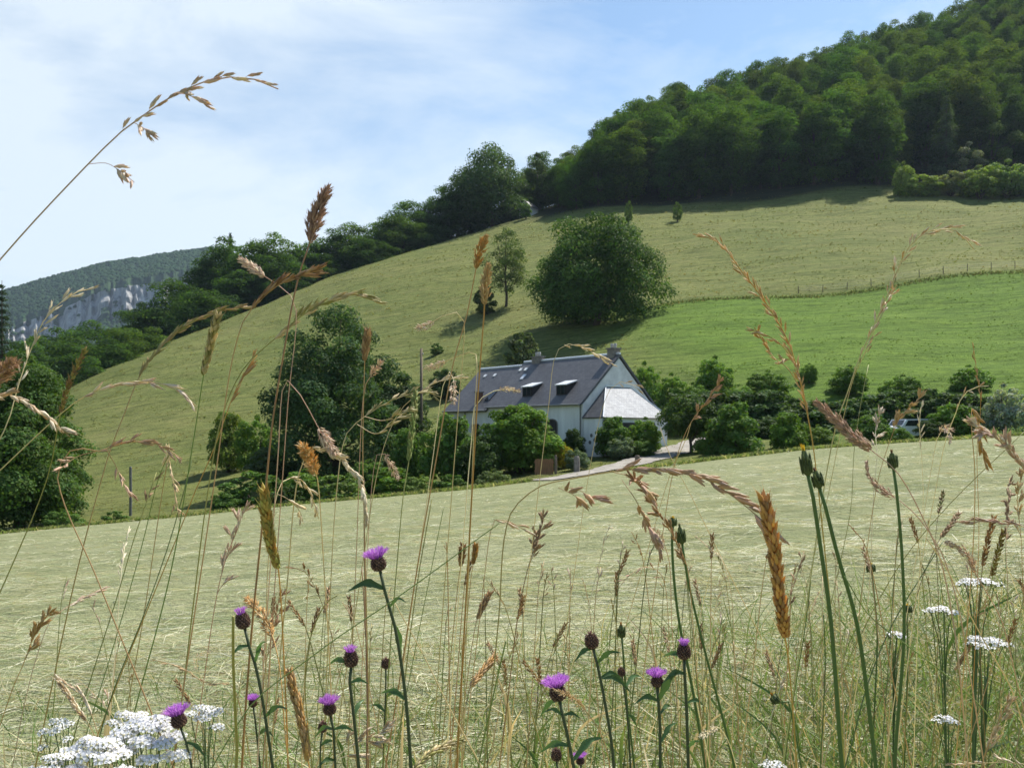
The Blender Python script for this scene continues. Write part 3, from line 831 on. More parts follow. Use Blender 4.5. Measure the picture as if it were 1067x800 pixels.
# hollow on the other side
bush(237, 428, 474, 50, 78, YG, 'yellow-green rounded bush on the slope beside the tall bluish tree', 0)
bush(268, 432, 480, 46, 74, G1, 'green bush between the yellow-green bush and the tall bluish tree', 1)
bush(290, 462, 486, 70, 66, (.085, .125, .06), 'long low greyish bush spreading at the foot of the tall bluish tree', 1)
for i, (px, tp, bt, w, y, c) in enumerate([(268, 490, 527, 74, 54, G2), (318, 488, 524, 56, 53, G1), (352, 494, 526, 60, 51, G3), (385, 478, 520, 56, 55, G2), (410, 486, 516, 56, 53, G1), (440, 494, 514, 44, 51, G3), (300, 506, 528, 36, 50, DK), (236, 508, 530, 40, 53, G2), (470, 494, 510, 50, 51, G2), (515, 488, 505, 44, 50, (.10, .14, .06)), (120, 532, 547, 34, 49, G2), (66, 530, 552, 40, 50, G2)]):
    bush(px, tp, bt, w, y, c, ['wide low bush in the hollow below the greyish spreading bush', 'low bright bush beyond the brown plume grass', 'pale green low bush at the field edge under the tall bluish tree', 'leafy low bush under the smaller dark tree', 'light green low bush in front of the smaller dark tree', 'small pale bush at the field edge below the leafy bush', 'small dark bush at the very edge of the mown field', 'low scrub bush in the hollow near the yellow-green bush',
                           'low bush under the dark elder at the field edge', 'tuft of pale scrub under the large round bush', 'tiny bush at the field edge below the lone fence post', 'scrubby little bush below the large dark spreading tree'][i], 1 if i % 2 else 3)
bush(463, 384, 420, 34, 98, DK, 'dark shrub on the slope just behind the far end of the roof', 0)
bush(497, 402, 430, 22, 94, DK, 'small dark bush peeping over the far end of the roof', 1)
# shrubs before the wood
for px, tp, bt, w, c, lb in [(942, 168, 208, 26, YG, 'tallest yellow-green shrub at the start of the shrub row before the wood'), (958, 182, 209, 44, YG, 'wide yellow-green shrub in the shrub row before the wood'), (990, 178, 207, 40, (.13, .15, .08), 'greyish shrub in the middle of the shrub row before the wood'), (1020, 172, 204, 50, YG, 'bright domed shrub in the shrub row before the wood'), (1050, 166, 200, 48, G3, 'large green shrub near the end of the shrub row before the wood'), (1080, 170, 200, 44, YG, 'last shrub of the row before the wood')]:
    bush(px, tp, bt, w, 198 - rng.uniform(0, 2), np.array(c) * 1.25, lb, 1)
bush(655, 209, 218, 9, 190, G3, 'tiny bush in the shadow of the wood on the upper meadow', 3)
bush(706, 210, 218, 10, 188, G3, 'tiny pale bush at the border of the wood shadow', 3)
bush(548, 212, 226, 14, 214, G2, 'small bush beside the small barn on the crest', 2)
bush(455, 357, 372, 14, 121, G2, 'tiny bush on the open slope above the utility pole', 3)
bush(545, 345, 372, 44, 103, (.08, .11, .05), 'pale thicket in the shade at the foot of the big round tree', 3)
bush(505, 298, 322, 30, 138, (.08, .11, .04), 'straggly bush at the foot of the slender sparse tree', 3)

# ------------------------------------------------------------------ the house
Cw = at(607, 421, 60.0)
ZB = -1.35
EZ = Cw[2] - ZB                      # eave height above the house base
house = empty('farmhouse', (Cw[0], Cw[1], ZB), R(-49.2), 'long white farmhouse with dark slate roof, two dormers and a pale hipped annexe', 'house')
LN, WD, RISE = 14.8, 7.06, 3.22
AZ = EZ + RISE
def slab(mb, quad, th, c=(1, 1, 1)):
    q4 = np.array(quad, float); n = np.cross(q4[1] - q4[0], q4[3] - q4[0]); n /= np.linalg.norm(n)
    return mb.add(np.concatenate([q4, q4 - n * th]), [(0, 1, 2, 3), (7, 6, 5, 4), (0, 4, 5, 1), (1, 5, 6, 2), (2, 6, 7, 3), (3, 7, 4, 0)])
def uv_planar(o):
    me = o.data; uv = me.uv_layers.new(name='UVMap')
    for p in me.polygons:
        n = np.array(p.normal)
        h = np.cross((0, 0, 1.), n)
        if np.linalg.norm(h) < 1e-3: h = np.array([1., 0, 0])
        h /= np.linalg.norm(h); w = np.cross(n, h)
        for li in p.loop_indices:
            v = np.array(me.vertices[me.loops[li].vertex_index].co)
            uv.data[li].uv = (float(v @ h), float(v @ w))
# walls: one shell with the two gables
wv = [(-LN, 0, -1), (0, 0, -1), (0, WD, -1), (-LN, WD, -1), (-LN, 0, EZ), (0, 0, EZ), (0, WD, EZ), (-LN, WD, EZ), (0, WD / 2, AZ), (-LN, WD / 2, AZ)]
MB().add(wv, [(0, 1, 5, 4), (1, 2, 6, 5), (2, 3, 7, 6), (3, 0, 4, 7)], [(5, 6, 8), (7, 4, 9)]).build('wall', M['render'], house)
# the weathered gable face, a skin of grey render
MB().add([(0.02, .02, -.9), (0.02, WD - .02, -.9), (0.02, WD - .02, EZ), (0.02, WD / 2, AZ - .05), (0.02, .02, EZ)], [(0, 1, 2, 4)], [(4, 2, 3)]).build('gable', M['gable'], house)
rf = MB()
sl = RISE / (WD / 2)
def slope(x0, x1, lift, over):
    z = lambda y: EZ + y * sl + .10 + lift
    slab(rf, [(x0, -over, z(-over)), (x1, -over, z(-over)), (x1, WD / 2, z(WD / 2)), (x0, WD / 2, z(WD / 2))], .14)
    z2 = lambda y: EZ + (WD - y) * sl + .10 + lift
    slab(rf, [(x0, WD / 2 + .002, z2(WD / 2)), (x1, WD / 2 + .002, z2(WD / 2)), (x1, WD + over, z2(WD + over)), (x0, WD + over, z2(WD + over))], .14)
XS = -9.75
slope(XS, .10, .20, .30)
slope(-LN - .25, XS - .003, -.06, .30)
ro = rf.build('roof', M['slate'], house); uv_planar(ro)
rt = MB(); rt.tube([(XS, WD / 2, AZ + .30), (.1, WD / 2, AZ + .30)], .09, 8); rt.tube([(-LN - .25, WD / 2, AZ + .05), (XS - .01, WD / 2, AZ + .05)], .09, 8)
rt.build('ridge_cap', M['zinc'], ro)
gt = MB(); gt.tube([(-LN - .2, -.36, EZ - .24), (XS - .02, -.36, EZ - .24)], .06, 8); gt.tube([(XS + .01, -.36, EZ - .02), (.05, -.36, EZ - .02)], .06, 8)
gt.build('gutter', M['wire'], ro)
def dormer(x, y0=.42):
    zt = EZ + y0 * sl + .25
    e = MB(); w = .50; yb = y0 + 1.1
    zf = zt + .80
    # cheeks and front frame
    e.add([(x - w, y0, zt), (x + w, y0, zt), (x + w, y0, zf), (x - w, y0, zf), (x - w, yb, zt + (yb - y0) * sl - .1), (x + w, yb, zt + (yb - y0) * sl - .1), (x + w, yb, zf + .25), (x - w, yb, zf + .25)], [(0, 1, 2, 3), (1, 5, 6, 2), (4, 0, 3, 7)])
    d = e.build('dormer', M['darkwood'], house)
    t = MB(); slab(t, [(x - w - .08, y0 - .10, zf - .02), (x + w + .08, y0 - .10, zf - .02), (x + w + .08, yb - .1, zf + .30), (x - w - .08, yb - .1, zf + .30)], .07)
    t.build('dormer_roof', M['zinc'], d)
    MB().box(x - w + .12, x + w - .12, y0 - .03, y0 - .01, zt + .14, zf - .12).build('pane', M['glass'], d)
    f = MB()
    for a, b in ((x - w + .06, x - w + .13), (x + w - .13, x + w - .06), (x - .03, x + .03)): f.box(a, b, y0 - .055, y0 - .035, zt + .1, zf - .09)
    f.build('window_frame', M['darkwood'], d)
dormer(-2.45); dormer(-5.95)
for x in (-13.6, -12.4, -9.35, -8.75):
    k = MB(); y = WD / 2 - .75 ; z = EZ + y * sl + (.20 if x > XS else -.06) + .12
    slab(k, [(x - .13, y - .11, z - .11 * sl + .06), (x + .13, y - .11, z - .11 * sl + .06), (x + .13, y + .11, z + .11 * sl + .06), (x - .13, y + .11, z + .11 * sl + .06)], .06)
    k.build('roof_vent', M['trim'], house)
for x, y in ((-10.6, .9), (-8.3, 2.1)):
    z = EZ + y * sl + (.20 if x > XS else -.06) + .13
    k = MB(); s_ = .38 if y < 1 else .2
    slab(k, [(x - .3 * s_ / .38, y - s_, z - s_ * sl + .05), (x + .3 * s_ / .38, y - s_, z - s_ * sl + .05), (x + .3 * s_ / .38, y + s_, z + s_ * sl + .05), (x - .3 * s_ / .38, y + s_, z + s_ * sl + .05)], .07)
    k.build('skylight', M['zinc'] if y > 1 else M['glass'], house)
def chimney(x, y, w, dpt, z0, z1, npots):
    c = MB().box(x - w / 2, x + w / 2, y - dpt / 2, y + dpt / 2, z0, z1).build('chimney', M['stone'] if npots > 1 else M['brick'], house)
    MB().box(x - w / 2 - .07, x + w / 2 + .07, y - dpt / 2 - .07, y + dpt / 2 + .07, z1 + .003, z1 + .10).build('cap', M['stone'], c)
    for i in range(npots):
        yy_ = y + (i - (npots - 1) / 2) * .42 if npots > 1 else y
        xx_ = x + (i - (npots - 1) / 2) * .30
        MB().tube([(xx_, y, z1 + .1), (xx_, y, z1 + .24), (xx_, y, z1 + .26), (xx_, y, z1 + .42)], [.10, .10, .13, .09], 10).build('pot', M['pot'] , c)
chimney(-8.6 + .4, WD / 2, .85, .5, AZ - .9, AZ + .55, 2)
chimney(-.50, WD / 2, .56, .7, AZ - 1.2, AZ + .62, 2)
chimney(-11.55, .55, .42, .42, EZ - .2, EZ + 1.15, 0)
# openings of the front wall
def opening(name, x, z0, z1, w, arched=False, bars=True):
    pts = [(x - w / 2, z0), (x + w / 2, z0), (x + w / 2, z1)]
    if arched: pts += [(x + w / 2 * math.cos(a), z1 + w * .28 * math.sin(a)) for a in np.linspace(.3, math.pi - .3, 6)]
    pts += [(x - w / 2, z1)]
    n = len(pts); c = np.mean(pts, 0)
    v = [(p[0], -.025, p[1]) for p in pts] + [(c[0], -.025, c[1])]
    o = MB().add(v, None, [(i, (i + 1) % n, n) for i in range(n)]).build(name, M['glass'] if name == 'window' else M['darkwood'], house)
    f = MB(); s = np.array([(p[0], -.04, p[1]) for p in pts + pts[:1]])
    for i in range(n): f.tube([s[i], s[i + 1]], .05, 4)
    if bars and name == 'window': f.tube([(x, -.04, z0), (x, -.04, z1)], .03, 4)
    f.build('frame', M['stone'] if arched else M['darkwood'], o)
    if name == 'window': MB().box(x - w / 2 - .1, x + w / 2 + .1, -.14, 0, z0 - .1, z0 - .02).build('sill', M['stone'], o)
opening('door', -2.9, .05, 2.05, 1.05, True)
opening('window', -5.4, 1.0, 2.1, .95)
opening('window', -7.6, 1.0, 2.1, .95)
opening('window', -11.3, 1.0, 2.05, .8)
opening('door', -13.3, .05, 2.0, 1.0)
opening('window', -14.3, 1.1, 2.1, .5)
MB().tube([(-.12, -.09, EZ - .1), (-.12, -.09, -.3)], .045, 6).build('downpipe', M['grey_post'], house)
MB().tube([(-14.0 + 1.5, -.09, EZ - .3), (-12.5, -.09, -.3)], .045, 6).build('downpipe', M['grey_post'], house)
# hipped annexe against the gable
PA, AW = 1.75, 6.5
ae = EZ - .86
MB().add([(.03, .06, -1), (PA, .06, -1), (PA, AW, -1), (.03, AW, -1), (.03, .06, ae), (PA, .06, ae), (PA, AW, ae), (.03, AW, ae)], [(0, 1, 5, 4), (1, 2, 6, 5), (2, 3, 7, 6)]).build('annexe_wall', M['render'], house)
ar = MB(); o_ = .22; zt = ae + 2.12
A = (.025, -.10, ae - .02); B = (PA + o_, -.10, ae - .02); Cc = (PA + o_, AW + .1, ae - .02); D = (.025, AW + .1, ae - .02); E1 = (.025, 2.2, zt); E2 = (.025, 4.6, zt)
hip = MB()
def prism(mb, P, th=.09):
    P = np.array(P, float); n = np.cross(P[1] - P[0], P[2] - P[0]); n /= np.linalg.norm(n); k = len(P)
    v = np.concatenate([P, P - n * th]); qs = [(i, i + k, (i + 1) % k + k, (i + 1) % k) for i in range(k)]
    if k == 4: mb.add(v, [(0, 1, 2, 3), (7, 6, 5, 4)] + qs)
    else: mb.add(v, qs, [(0, 1, 2), (5, 4, 3)])
prism(hip, [B, Cc, E2, E1])
a1 = hip.build('annexe_roof', M['sunlitsl'], house); uv_planar(a1)  # sun-facing side, its brightness put into the slate colour
for tri in ([A, B, E1], [Cc, D, E2]):
    h2 = MB(); prism(h2, tri); a2 = h2.build('roof_hip', M['slate'], a1); uv_planar(a2)
rc = MB(); rc.tube([np.array(B) + (0, 0, .02), np.array(E1) + (.0, 0, .02)], .045, 6); rc.tube([np.array(Cc) + (0, 0, .02), np.array(E2) + (0, 0, .02)], .045, 6); rc.tube([np.array(E1) + (.03, 0, .02), np.array(E2) + (.03, 0, .02)], .05, 6)
rc.build('roof_edge', M['zinc'], a1)
MB().box(PA + .005, PA + .03, 1.0, 5.2, .1, ae - .35).build('annexe_door', M['darkwood'], house)
for xx, zz in ((.75, 1.25), (1.05, .95), (.62, .8)):
    MB().tube([(xx, .055, zz), (xx, .03, zz)], [.13, .10], 8).build('wall_ornament', M['grey_post'], house)

# small barn on the crest
bp = at(551, 226, 222); zb = float(H(bp[0], bp[1]))
barn = empty('barn', (bp[0], bp[1], zb), R(-30), 'small stone barn with a grey gable on the crest at the end of the wood', 'barn')
bw, bl, bh = 1.5, 2.2, 1.7
MB().add([(-bw, -bl, -1), (bw, -bl, -1), (bw, bl, -1), (-bw, bl, -1), (-bw, -bl, bh), (bw, -bl, bh), (bw, bl, bh), (-bw, bl, bh), (0, -bl, bh + 1.4), (0, bl, bh + 1.4)], [(0, 1, 5, 4), (1, 2, 6, 5), (2, 3, 7, 6), (3, 0, 4, 7)], [(4, 5, 8), (6, 7, 9)]).build('wall', M['gable'], barn)
rb = MB(); slab(rb, [(-bw - .3, -bl - .15, bh - .2), (0, -bl - .15, bh + 1.48), (0, bl + .2, bh + 1.48), (-bw - .3, bl + .2, bh - .2)][::-1], -.1); slab(rb, [(bw + .3, -bl - .15, bh - .2), (bw + .3, bl + .2, bh - .2), (.003, bl + .2, bh + 1.48), (.003, -bl - .15, bh + 1.48)], -.1)
b_r = rb.build('roof', M['slate'], barn); uv_planar(b_r)
MB().box(-.35, .35, -bl - .02, -bl - .005, .5, 1.5).build('opening', M['darkwood'], barn)

# utility pole, posts, gate, fence
p0 = at(439, 425, 70); zg = float(H(p0[0], p0[1]))
up = empty('utility_pole', (p0[0], p0[1], zg), 0, 'slim grey wooden utility pole standing on the slope by the far end of the house', 'pole')
hp = (HY - 363) / F * 70 - zg
MB().tube([(0, 0, -.5), (0, 0, hp)], [.13, .09], 8).build('shaft', M['wood'], up, True)
MB().tube([(-.12, 0, hp - .45), (.12, 0, hp - .45)], .035, 6).tube([(.12, 0, hp - .47), (.12, 0, hp - .33)], .04, 6).build('insulator', M['pot'], up, True)
def post(px, top, y, r, mat, label, cat='post', name='fence_post', capped=True):
    x = (px - CX) / F * y; z = float(H(x, y)); h = (HY - top) / F * y - z
    e = empty(name, (x, y, z), rng.uniform(0, 1), label, cat)
    MB().tube([(0, 0, -.3), (.01, 0, h * .5), (0, .01, h - r * .6), (0, .01, h)], [r * 1.06, r, r * .97, r * .7], 8).build('shaft', mat, e)
    if capped: MB().tube([(0, .01 - r * 1.1, h * .8), (0, .01 - r * .9, h * .8 + .03)], .02, 5).build('staple', M['wire'], e)
    return e
post(136, 486, 58, .085, M['grey_post'], 'tall grey fence post alone in the hollow at the field edge')
post(601, 475, 50.5, .17, M['stone'], 'short thick stone post beside the gravel track near the wooden gate', name='stone_post', capped=False)
post(664, 474, 53.5, .15, M['wood'], 'stubby wooden post in the middle stretch of the track', capped=False)
post(579, 474, 51.5, .08, M['wood'], 'slim wooden gate post at the end of the brown gate')
gp = at(567, 496, 51.5); zg = float(H(gp[0], gp[1]))
gate = empty('garden_gate', (gp[0], gp[1], zg), R(4), 'low brown boarded gate in front of the large round bush', 'gate')
gm = MB()
for i in range(9): gm.box(-.52 + i * .117, -.52 + i * .117 + .105, -.02, .02, .05, .92 + .02 * (i % 2))
gm.build('boards', M['gatewood'], gate)
MB().box(-.55, .56, .021, .06, .2, .3).box(-.55, .56, .021, .06, .7, .8).build('rails', M['gatewood'], gate)
# wire fence along the ledge
fx = np.linspace(40, 78, 12)
fy = ledge(fx) + .8
fe = empty('wire_fence', (fx[0], fy[0], float(H(fx[0], fy[0]))), 0, 'thin wire fence on posts along the ledge between the two meadows', 'fence')
o3 = np.array(fe.location); tops = []
for i in range(12):
    g3 = np.array([fx[i], fy[i], float(H(fx[i], fy[i]))]) - o3
    MB().tube([g3 + (0, 0, -.3), g3 + (rng.uniform(-.05, .05), 0, 1.05)], [.05, .045], 6).build('post', M['bark'], fe)
    tops.append(g3)
wm = MB()
for hh in (.4, .7, .95): wm.tube([t + np.array([0, -.08, hh]) for t in tops], .005, 4)
wm.build('wire', M['wire'], fe)

# parked car half hidden by the hedge
cp = at(953, 452, 60.5); zc = float(H(cp[0], cp[1]))
car = empty('parked_car', (cp[0], cp[1], zc - .25), R(12), 'white car with dark windows parked half hidden behind the low bushes', 'car')
prof = [(-1.9, .35), (-1.95, .75), (-1.75, .95), (-1.45, 1.0), (-1.15, 1.42), (.75, 1.46), (1.25, 1.05), (1.9, .92), (2.0, .6), (1.95, .35)]
def extr(pts, y0, y1):
    n = len(pts); v = [(p[0], y0, p[1]) for p in pts] + [(p[0], y1, p[1]) for p in pts]
    c = np.mean(pts, 0); v += [(c[0], y0, c[1]), (c[0], y1, c[1])]
    return MB().add(v, [(i, i + n, (i + 1) % n + n, (i + 1) % n) for i in range(n)], [((i + 1) % n, 2 * n, i) for i in range(n)] + [(i + n, 2 * n + 1, (i + 1) % n + n) for i in range(n)])
extr(prof, -.8, .8).build('body', M['paint'], car)
for s in (-1, 1):
    MB().add([(-1.28, s * .81, .98), (-.2, s * .81, .98), (-.2, s * .81, 1.36), (-1.06, s * .81, 1.34)], [(0, 1, 2, 3)]).build('window', M['glass'], car)
    MB().add([(-.12, s * .81, .98), (1.15, s * .81, 1.0), (.72, s * .81, 1.38), (-.12, s * .81, 1.36)], [(0, 1, 2, 3)]).build('window', M['glass'], car)
    for x in (-1.2, 1.25):
        w_ = MB().tube([(x, s * .62, .32), (x, s * .83, .32)], .32, 16).build('wheel', M['tyre'], car)
        MB().tube([(x, s * .832, .32), (x, s * .85, .32)], .18, 12).build('rim', M['zinc'], w_)
MB().add([(-1.46, -.7, 1.03), (-1.46, .7, 1.03), (-1.20, .66, 1.38), (-1.20, -.66, 1.38)], [(0, 1, 2, 3)]).build('windscreen', M['glass'], car)
# ------------------------------------------------------------------ ground cover: hay, meadow tufts, verge
def stuff_blades(name, label, pos, d, ln, wid, droop, colr, mat, seg=3, side=None, cat='grass'):
    return tag(MB().blades(pos, d, ln, wid, droop, colr, seg, side).build(name, mat), label, cat, kind='stuff')

def hay():
    n = 150000
    px = rng.uniform(-90, 1160, n); py = 455 + 385 * rng.random(n) ** .9
    u = (px - CX) / F
    y = -.85 / (-(py - HY) / F - .1 * u + .0404)        # where that direction meets the field
    ok = (y > 2.0) & (y < edge_y(u * 44) + .2)
    n2 = 16000                                      # a band round the near edge, just outside the picture
    y2 = rng.uniform(1.2, 4.5, n2); x2 = rng.uniform(-3.6, 3.6, n2)
    x = np.concatenate([(u * y)[ok], x2]); y = np.concatenate([y[ok], y2]); n = len(x)
    z = H(x, y)
    clump = np.sin(2.1 * x + 1.3 * y + 1.4 * np.sin(1.1 * y)) + np.sin(-1.2 * x + 2.6 * y + 1.1 * np.sin(1.7 * x)) + .9 * np.sin(.7 * x + 1.9 * y + 2 * np.sin(.4 * x)) + .7 * np.sin(4.3 * x - 3.1 * y) + 1.1 * np.sin(2.1 * y + .45 * x + .9 * np.sin(.5 * x))
    keep = rng.random(n) < np.clip(.60 + .26 * clump, .06, 1)
    x, y, z, clump = x[keep], y[keep], z[keep], clump[keep]; n = len(x)
    sw = .9 * np.sin(.55 * x + .8 * y + 1.7 * np.sin(.31 * x)) * .5 + .35 * np.sin(1.7 * y - .6 * x)
    ang = .22 + .55 * sw * rng.uniform(.3, 1, n) + rng.normal(size=n) * .62
    tilt = np.abs(rng.normal(size=n)) * (.14 + .10 * np.clip(clump, 0, 2))
    d = np.stack([np.cos(ang) * rng.choice([-1, 1], n), np.sin(ang), tilt], 1)
    ln = (.08 + .22 * rng.random(n)) * (1 + .012 * y)
    wid = np.maximum(.0030 * rng.uniform(.5, 1.6, n), .00048 * y)
    tone = np.array([[.54, .53, .36], [.37, .42, .24], [.26, .33, .15], [.47, .45, .28], [.68, .67, .52], [.32, .24, .14]])[rng.choice(6, n, p=[.30, .30, .16, .13, .09, .02])] * rng.uniform(.75, 1.2, (n, 1))
    droop = np.stack([rng.normal(size=n) * .22, rng.normal(size=n) * .22, -tilt * .9], 1)
    side = np.stack([-np.sin(ang), np.cos(ang), rng.normal(size=n) * .7], 1)
    return stuff_blades('mown_hay', 'pale drying hay strewn in streaks over the mown field', np.stack([x, y, z + .006 + (.02 + .03 * np.clip(clump, 0, 2)) * rng.random(n)], 1), d, ln, wid, droop, tone, M['dry'], 3, side, 'hay')
hay()

def meadow():
    n = 150000
    u = rng.uniform(-.62, .66, n)
    y = np.exp(rng.uniform(math.log(47), math.log(214), n))
    x = u * y
    ok = (y > edge_y(x) + .6)
    x, y = x[ok], y[ok]; n = len(x)
    # grazing tracks: tufts gather in bands along the contour
    band = np.sin(1.1 * y + .12 * x + 1.5 * np.sin(.09 * x + .2 * y)) + .8 * np.sin(.37 * y - .09 * x) + .6 * np.sin(.21 * x + .5 * y)
    keep = rng.random(n) < np.clip(.40 + .3 * band, .06, 1)
    x, y = x[keep], y[keep]; n = len(x)
    lush = (y < ledge(x)) & (x > 14)
    patch = np.sin(.13 * x + 1) * np.sin(.11 * y + .05 * x) + .5 * np.sin(.31 * x - .2 * y)
    base = np.where(lush[:, None], np.array([.10, .172, .026]), np.array([.142, .163, .050]) + np.clip(patch, -.7, 1)[:, None] * np.array([.035, .02, .014]))
    t = base * rng.uniform(.75, 1.25, (n, 1)) * np.stack([rng.uniform(.85, 1.25, n), np.ones(n), rng.uniform(.7, 1.3, n)], 1)
    a_ = rng.uniform(0, 6.283, n); d = np.stack([np.cos(a_), np.sin(a_), rng.uniform(.25, .75, n)], 1)
    side = np.stack([-np.sin(a_), np.cos(a_), rng.normal(size=n) * .15], 1)
    ln = rng.uniform(.12, .34, n) * (1 + .004 * y) * np.where(lush, .7, 1.)
    wid = rng.uniform(.08, .22, n) * (.35 + .0060 * y)
    return stuff_blades('meadow_grass', 'short tufted grass covering the sloping meadows behind the house', np.stack([x, y, H(x, y) - .04], 1), d, ln, wid, np.stack([rng.normal(size=n) * .3, rng.normal(size=n) * .3, -.25 * np.ones(n)], 1), t, M['meadow'], 2, side)
meadow()

def rank():
    """rank grass along the far field edge, the ledge and the foot of the bushes"""
    n = 15000
    k = rng.choice(3, n, p=[.55, .15, .30])
    x = rng.uniform(-27, 27, n); y = edge_y(x) + .2 + np.abs(rng.normal(size=n)) * .9
    x1 = rng.uniform(16, 82, n); y1 = ledge(x1) - .5 + rng.normal(size=n) * .35
    x2 = rng.uniform(8, 42, n); y2 = 73.5 + rng.normal(size=n) * 1.4
    x = np.where(k == 1, x1, np.where(k == 2, x2, x)); y = np.where(k == 1, y1, np.where(k == 2, y2, y))
    gap = (np.abs(x - (3 + (y - 47) * .62)) < 3.2) & (k == 0) & (x > 1)
    x, y, k = x[~gap], y[~gap], k[~gap]; n = len(x)
    t = np.array([[.13, .18, .045], [.18, .22, .07], [.28, .28, .12], [.14, .20, .05]])[rng.integers(0, 4, n)] * rng.uniform(.7, 1.3, (n, 1))
    d = np.stack([rng.normal(size=n) * .35, rng.normal(size=n) * .35, np.ones(n)], 1)
    t[k == 1] *= .6
    ln = rng.uniform(.2, .6, n) * np.where(k == 2, 1.5, np.where(k == 1, .8, .62))
    return stuff_blades('rank_grass', 'longer rank grass along the field edge and the meadow ledge', np.stack([x, y, H(x, y) - .05], 1), d, ln, rng.uniform(.05, .13, n) * (.5 + y / 110), np.stack([rng.normal(size=n) * .35, rng.normal(size=n) * .35, -.2 * np.ones(n)], 1), t, M['meadow'], 2)
rank()

def verge():
    """green and straw undergrowth of the uncut strip in front of the camera"""
    n = 36000
    x = rng.uniform(-2.6, 3.2, n); y = rng.uniform(1.25, 4.2, n)
    px = x / y * F + CX
    dens = np.interp(px, [-200, 60, 250, 420, 620, 800, 1000, 1300], [.30, .35, .55, .5, .60, .85, 1, 1]) * np.interp(y, [1.2, 2.2, 2.9, 3.5, 4.2], [1, 1, .85, .45, .1]) * np.interp(px - 0, [300, 900], [.75, 1])
    ok = rng.random(n) < dens
    x, y, px = x[ok], y[ok], px[ok]; n = len(x)
    pos = np.stack([x, y, H(x, y) - .01], 1)
    d = np.stack([rng.normal(size=n) * .32, rng.normal(size=n) * .32, np.ones(n)], 1)
    ln = rng.uniform(.08, .30, n) * np.interp(px, [0, 500, 1000], [.8, .95, 1.5])
    t = np.array([[.12, .22, .045], [.17, .26, .06], [.40, .36, .17], [.54, .48, .29], [.22, .27, .09]])[rng.choice(5, n, p=[.28, .27, .15, .12, .18])] * rng.uniform(.75, 1.25, (n, 1))
    droop = np.stack([rng.normal(size=n) * .45, rng.normal(size=n) * .3, -.30 * rng.random(n)], 1)
    stuff_blades('verge_grass', 'tangled green and straw undergrowth of the uncut strip around the flower stems', pos, d, ln, rng.uniform(.0018, .0055, n), droop, t, M['dry'], 5)
verge()

# ------------------------------------------------------------------ tall stalks of the uncut strip
TAN, STRAW, OCHRE, PINK, PALE, OLIVE, BROWN, GREEN, DGREEN = (np.array(c) for c in ((.50, .34, .17), (.66, .54, .31), (.58, .34, .09), (.56, .37, .27), (.80, .73, .56), (.32, .31, .09), (.26, .145, .07), (.19, .28, .07), (.09, .165, .04)))
def poly(P, t):
    s = np.concatenate([[0], np.cumsum(np.linalg.norm(np.diff(P, axis=0), axis=1))]); s /= s[-1]
    return np.stack([np.interp(t, s, P[:, k]) for k in range(3)], 1)
def frames(P, t):
    e = 0.02
    T = poly(P, np.clip(t + e, 0, 1)) - poly(P, np.clip(t - e, 0, 1)); T /= np.linalg.norm(T, axis=1)[:, None] + 1e-12
    r = unit(len(t)); r -= (r * T).sum(1)[:, None] * T; r /= np.linalg.norm(r, axis=1)[:, None]
    return T, r
def two(c1, c2, n, v=.2):
    k = rng.random((n, 1))
    return np.clip((c1 * k + c2 * (1 - k)) * rng.uniform(1 - v, 1 + v, (n, 1)), 0.01, .95)

def head_panicle(mb, P, s, L=15, gap=5.0, ang=.32, fat=.12, cols=(TAN, STRAW), ped=2, tip=.8, awn=.35, droopy=0):
    """loose spikelets along a stalk, each of several glumes"""
    ln = np.sum(np.linalg.norm(np.diff(P, axis=0), axis=1)) / s
    n = max(4, int(ln / gap / 1.18)); fat *= .78; L *= .92; ang *= 1.3
    t = np.clip((np.arange(n) + rng.uniform(-.3, .3, n)) / n, 0, 1) * .97
    T, r = frames(P, t)
    b0 = poly(P, t)
    r[:, 2] -= droopy
    d = T + r * np.tan(ang * rng.uniform(.4, 1.5, n))[:, None]; d /= np.linalg.norm(d, axis=1)[:, None]
    l = L * s * rng.uniform(.7, 1.15, n) * np.interp(t, [0, .3, .8, 1], [.85, 1, .95, tip])
    b1 = b0 + (d * .6 + r * .4) * (ped * s * rng.uniform(.3, 1.4, n))[:, None]
    c = two(*cols, n)
    for i in range(n):
        if ped > 1.5: mb.tube([b0[i], b1[i]], .28 * s, 3, c[i] * .8, False)
    mb.spindles(b1, d, l, l * fat, c, 6)
    for k in range(3):                               # the florets of a spikelet overlap like scales
        off = .12 + .2 * k
        r2 = unit(n); r2 -= (r2 * d).sum(1)[:, None] * d
        d2 = d + r2 * .22
        mb.spindles(b1 + d * (l * off)[:, None] + r2 * (l * fat * .45)[:, None], d2, l * .58, l * fat * .62, two(*cols, n), 5)
    if awn:
        a0 = b1 + d * (l * .9)[:, None]
        mb.spindles(a0, d + unit(n) * .12, l * awn, .16 * s, two(*cols, n), 3, ((0, 1), (1, .2)))

